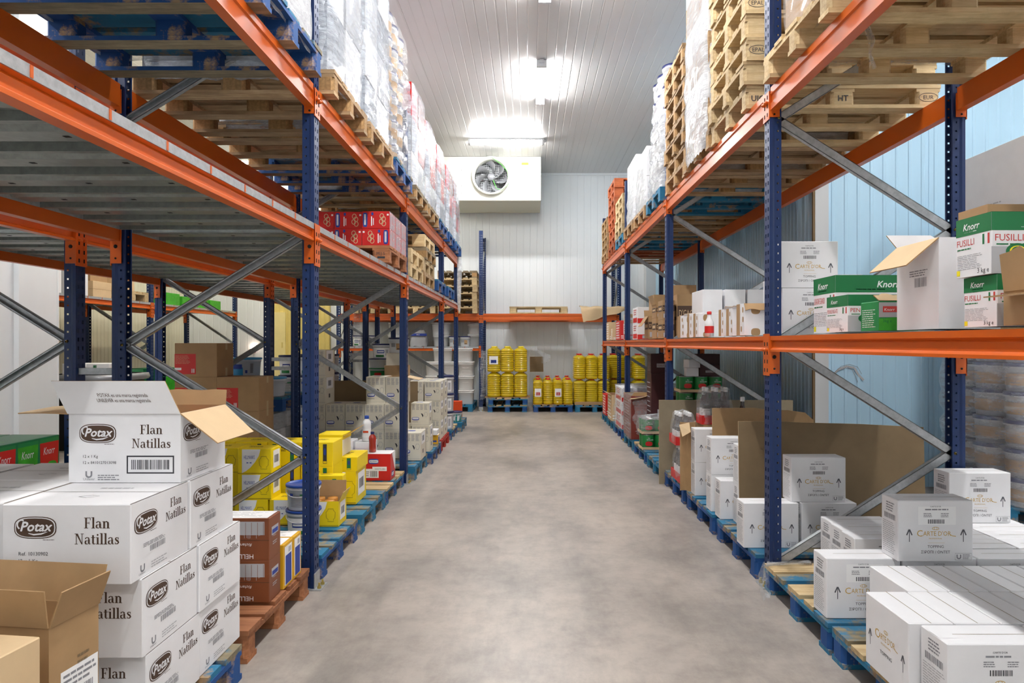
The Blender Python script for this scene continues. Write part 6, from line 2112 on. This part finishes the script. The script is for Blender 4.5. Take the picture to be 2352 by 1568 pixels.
# ---------------------------------------------------------------- far left room
zf = 2.048
GF = 'cartons on the far left shelf'
carton('white', -6.5, -6.04, 8.03, 8.44, zf, .42, 'white carton on the far left shelf, nearest', GF, sides='rlt')
carton('whitegreen', -6.5, -6.04, 8.5, 8.95, zf, .42, 'white carton with green mark on the far left shelf', GF)
for k in range(2):
    carton('kraft_light', -6.5, -6.04, 9.05, 9.45, zf + k * .11, .108, 'flat light brown carton on the far left shelf, ' + ('lower', 'upper')[k], GF)
carton('kraft', -6.5, -6.08, 9.05, 9.42, zf + .22, .2, 'brown carton on the flat ones, far left shelf', GF)
pallet('pale', -6.6, 9.9, zf, 'pale pallet on the far left shelf', full=False)
carton('kraft_light', -6.6, -6.1, 9.6, 10.1, zf + .1465, .28, 'light brown carton on the pale pallet, far left shelf', GF)
for i in range(4):
    carton('lime', -6.45, -6.05, 10.9 + i * .5, 11.32 + i * .5, zf, .2 - .03 * (i % 2), 'bright green pack on the far left shelf, %s from the viewer' % ORD[i], 'bright green packs')
for i in range(2):
    for k in range(3):
        carton('green', -6.5 - i * .0 , -6.02, 9.7 + i * .55 - .0, 10.2 + i * .55 - .0, .002 + k * .33, .328, 'plain green carton on the floor of the far left rack, %s stack, %s' % (('near', 'far')[i], ('bottom', 'middle', 'top')[k]), 'plain green cartons') if i == 0 else None
for k in range(3):
    carton('green', -6.5, -6.02, 10.6, 11.1, .002 + k * .33, .328, 'plain green carton on the floor of the far left rack, far stack, ' + ('bottom', 'middle', 'top')[k], 'plain green cartons')
carton('lime', -5.95, -5.6, 10.6, 11.0, .002, .85, 'tall bright green pack in front of the far left rack', 'bright green packs')
t = thing('bin', 'dark grey bin carrying white cartons in the far left room', 'bin', (-5.9, 8.9, .001)); mb = MB(); mb.lathe([(0, 0), (.42, 0), (.46, .9), (.5, .92), (.5, .98), (.46, .98)], 'rubber', 24, sq=.8); mb.lathe([(.46, .97), (0, .97)], 'fan_blade', 24, sq=.8); link('body', mb.mesh('body'), t)
mb = MB(); mb.lathe([(.505, .90), (.52, .93), (.505, .985), (.46, .985)], 'fan_blade', 24, sq=.8); link('rim', mb.mesh('rim'), t)
for i in range(2):
    carton('whitegreen', -6.15 + i * .32, -5.85 + i * .32, 8.6, 9.1, .988, .14, 'flat white carton with green mark on the dark bin, ' + ('left', 'right')[i], 'flat white cartons on the bin')
t = thing('beacon', 'small glowing red and white beacon on the back wall of the left room', 'beacon', (-6.1, YB - .06, 1.27)); mb = MB(); mb.lathe([(.05, -.08), (.05, 0), (.04, .01)], 'plastic_red', 14, close=True); link('base', mb.mesh('base'), t); mb = MB(); mb.lathe([(.04, 0), (.06, .04), (.04, .08), (0, .09)], 'alarm_glow', 14); link('lens', mb.mesh('lens'), t)
film_scrap([(-1.205, 11.16, 3.05), (-1.19, 11.15, 2.7), (-1.2, 11.14, 2.3), (-1.19, 11.14, 1.95)], .09, 'film_white', 'torn strip of white film hanging by the last left post', 15)
film_scrap([(-2.42, 9.25, 1.95), (-2.44, 9.25, 1.7), (-2.42, 9.25, 1.5), (-2.45, 9.25, 1.35)], .12, 'film_clear', 'clear film strip hanging behind the third left post', 16)
for i, (x, y) in enumerate(((1.55, 3.0), (2.35, 2.3), (2.05, 1.9))):
    film_scrap([(x, y, 2.86), (x + .03, y + .01, 2.80), (x + .02, y, 2.74), (x + .04, y + .02, 2.68)], .05, 'film_clear', 'loose clear film tail under the upper right pallets, ' + ('beside the post', 'middle', 'nearest')[i], 20 + i)
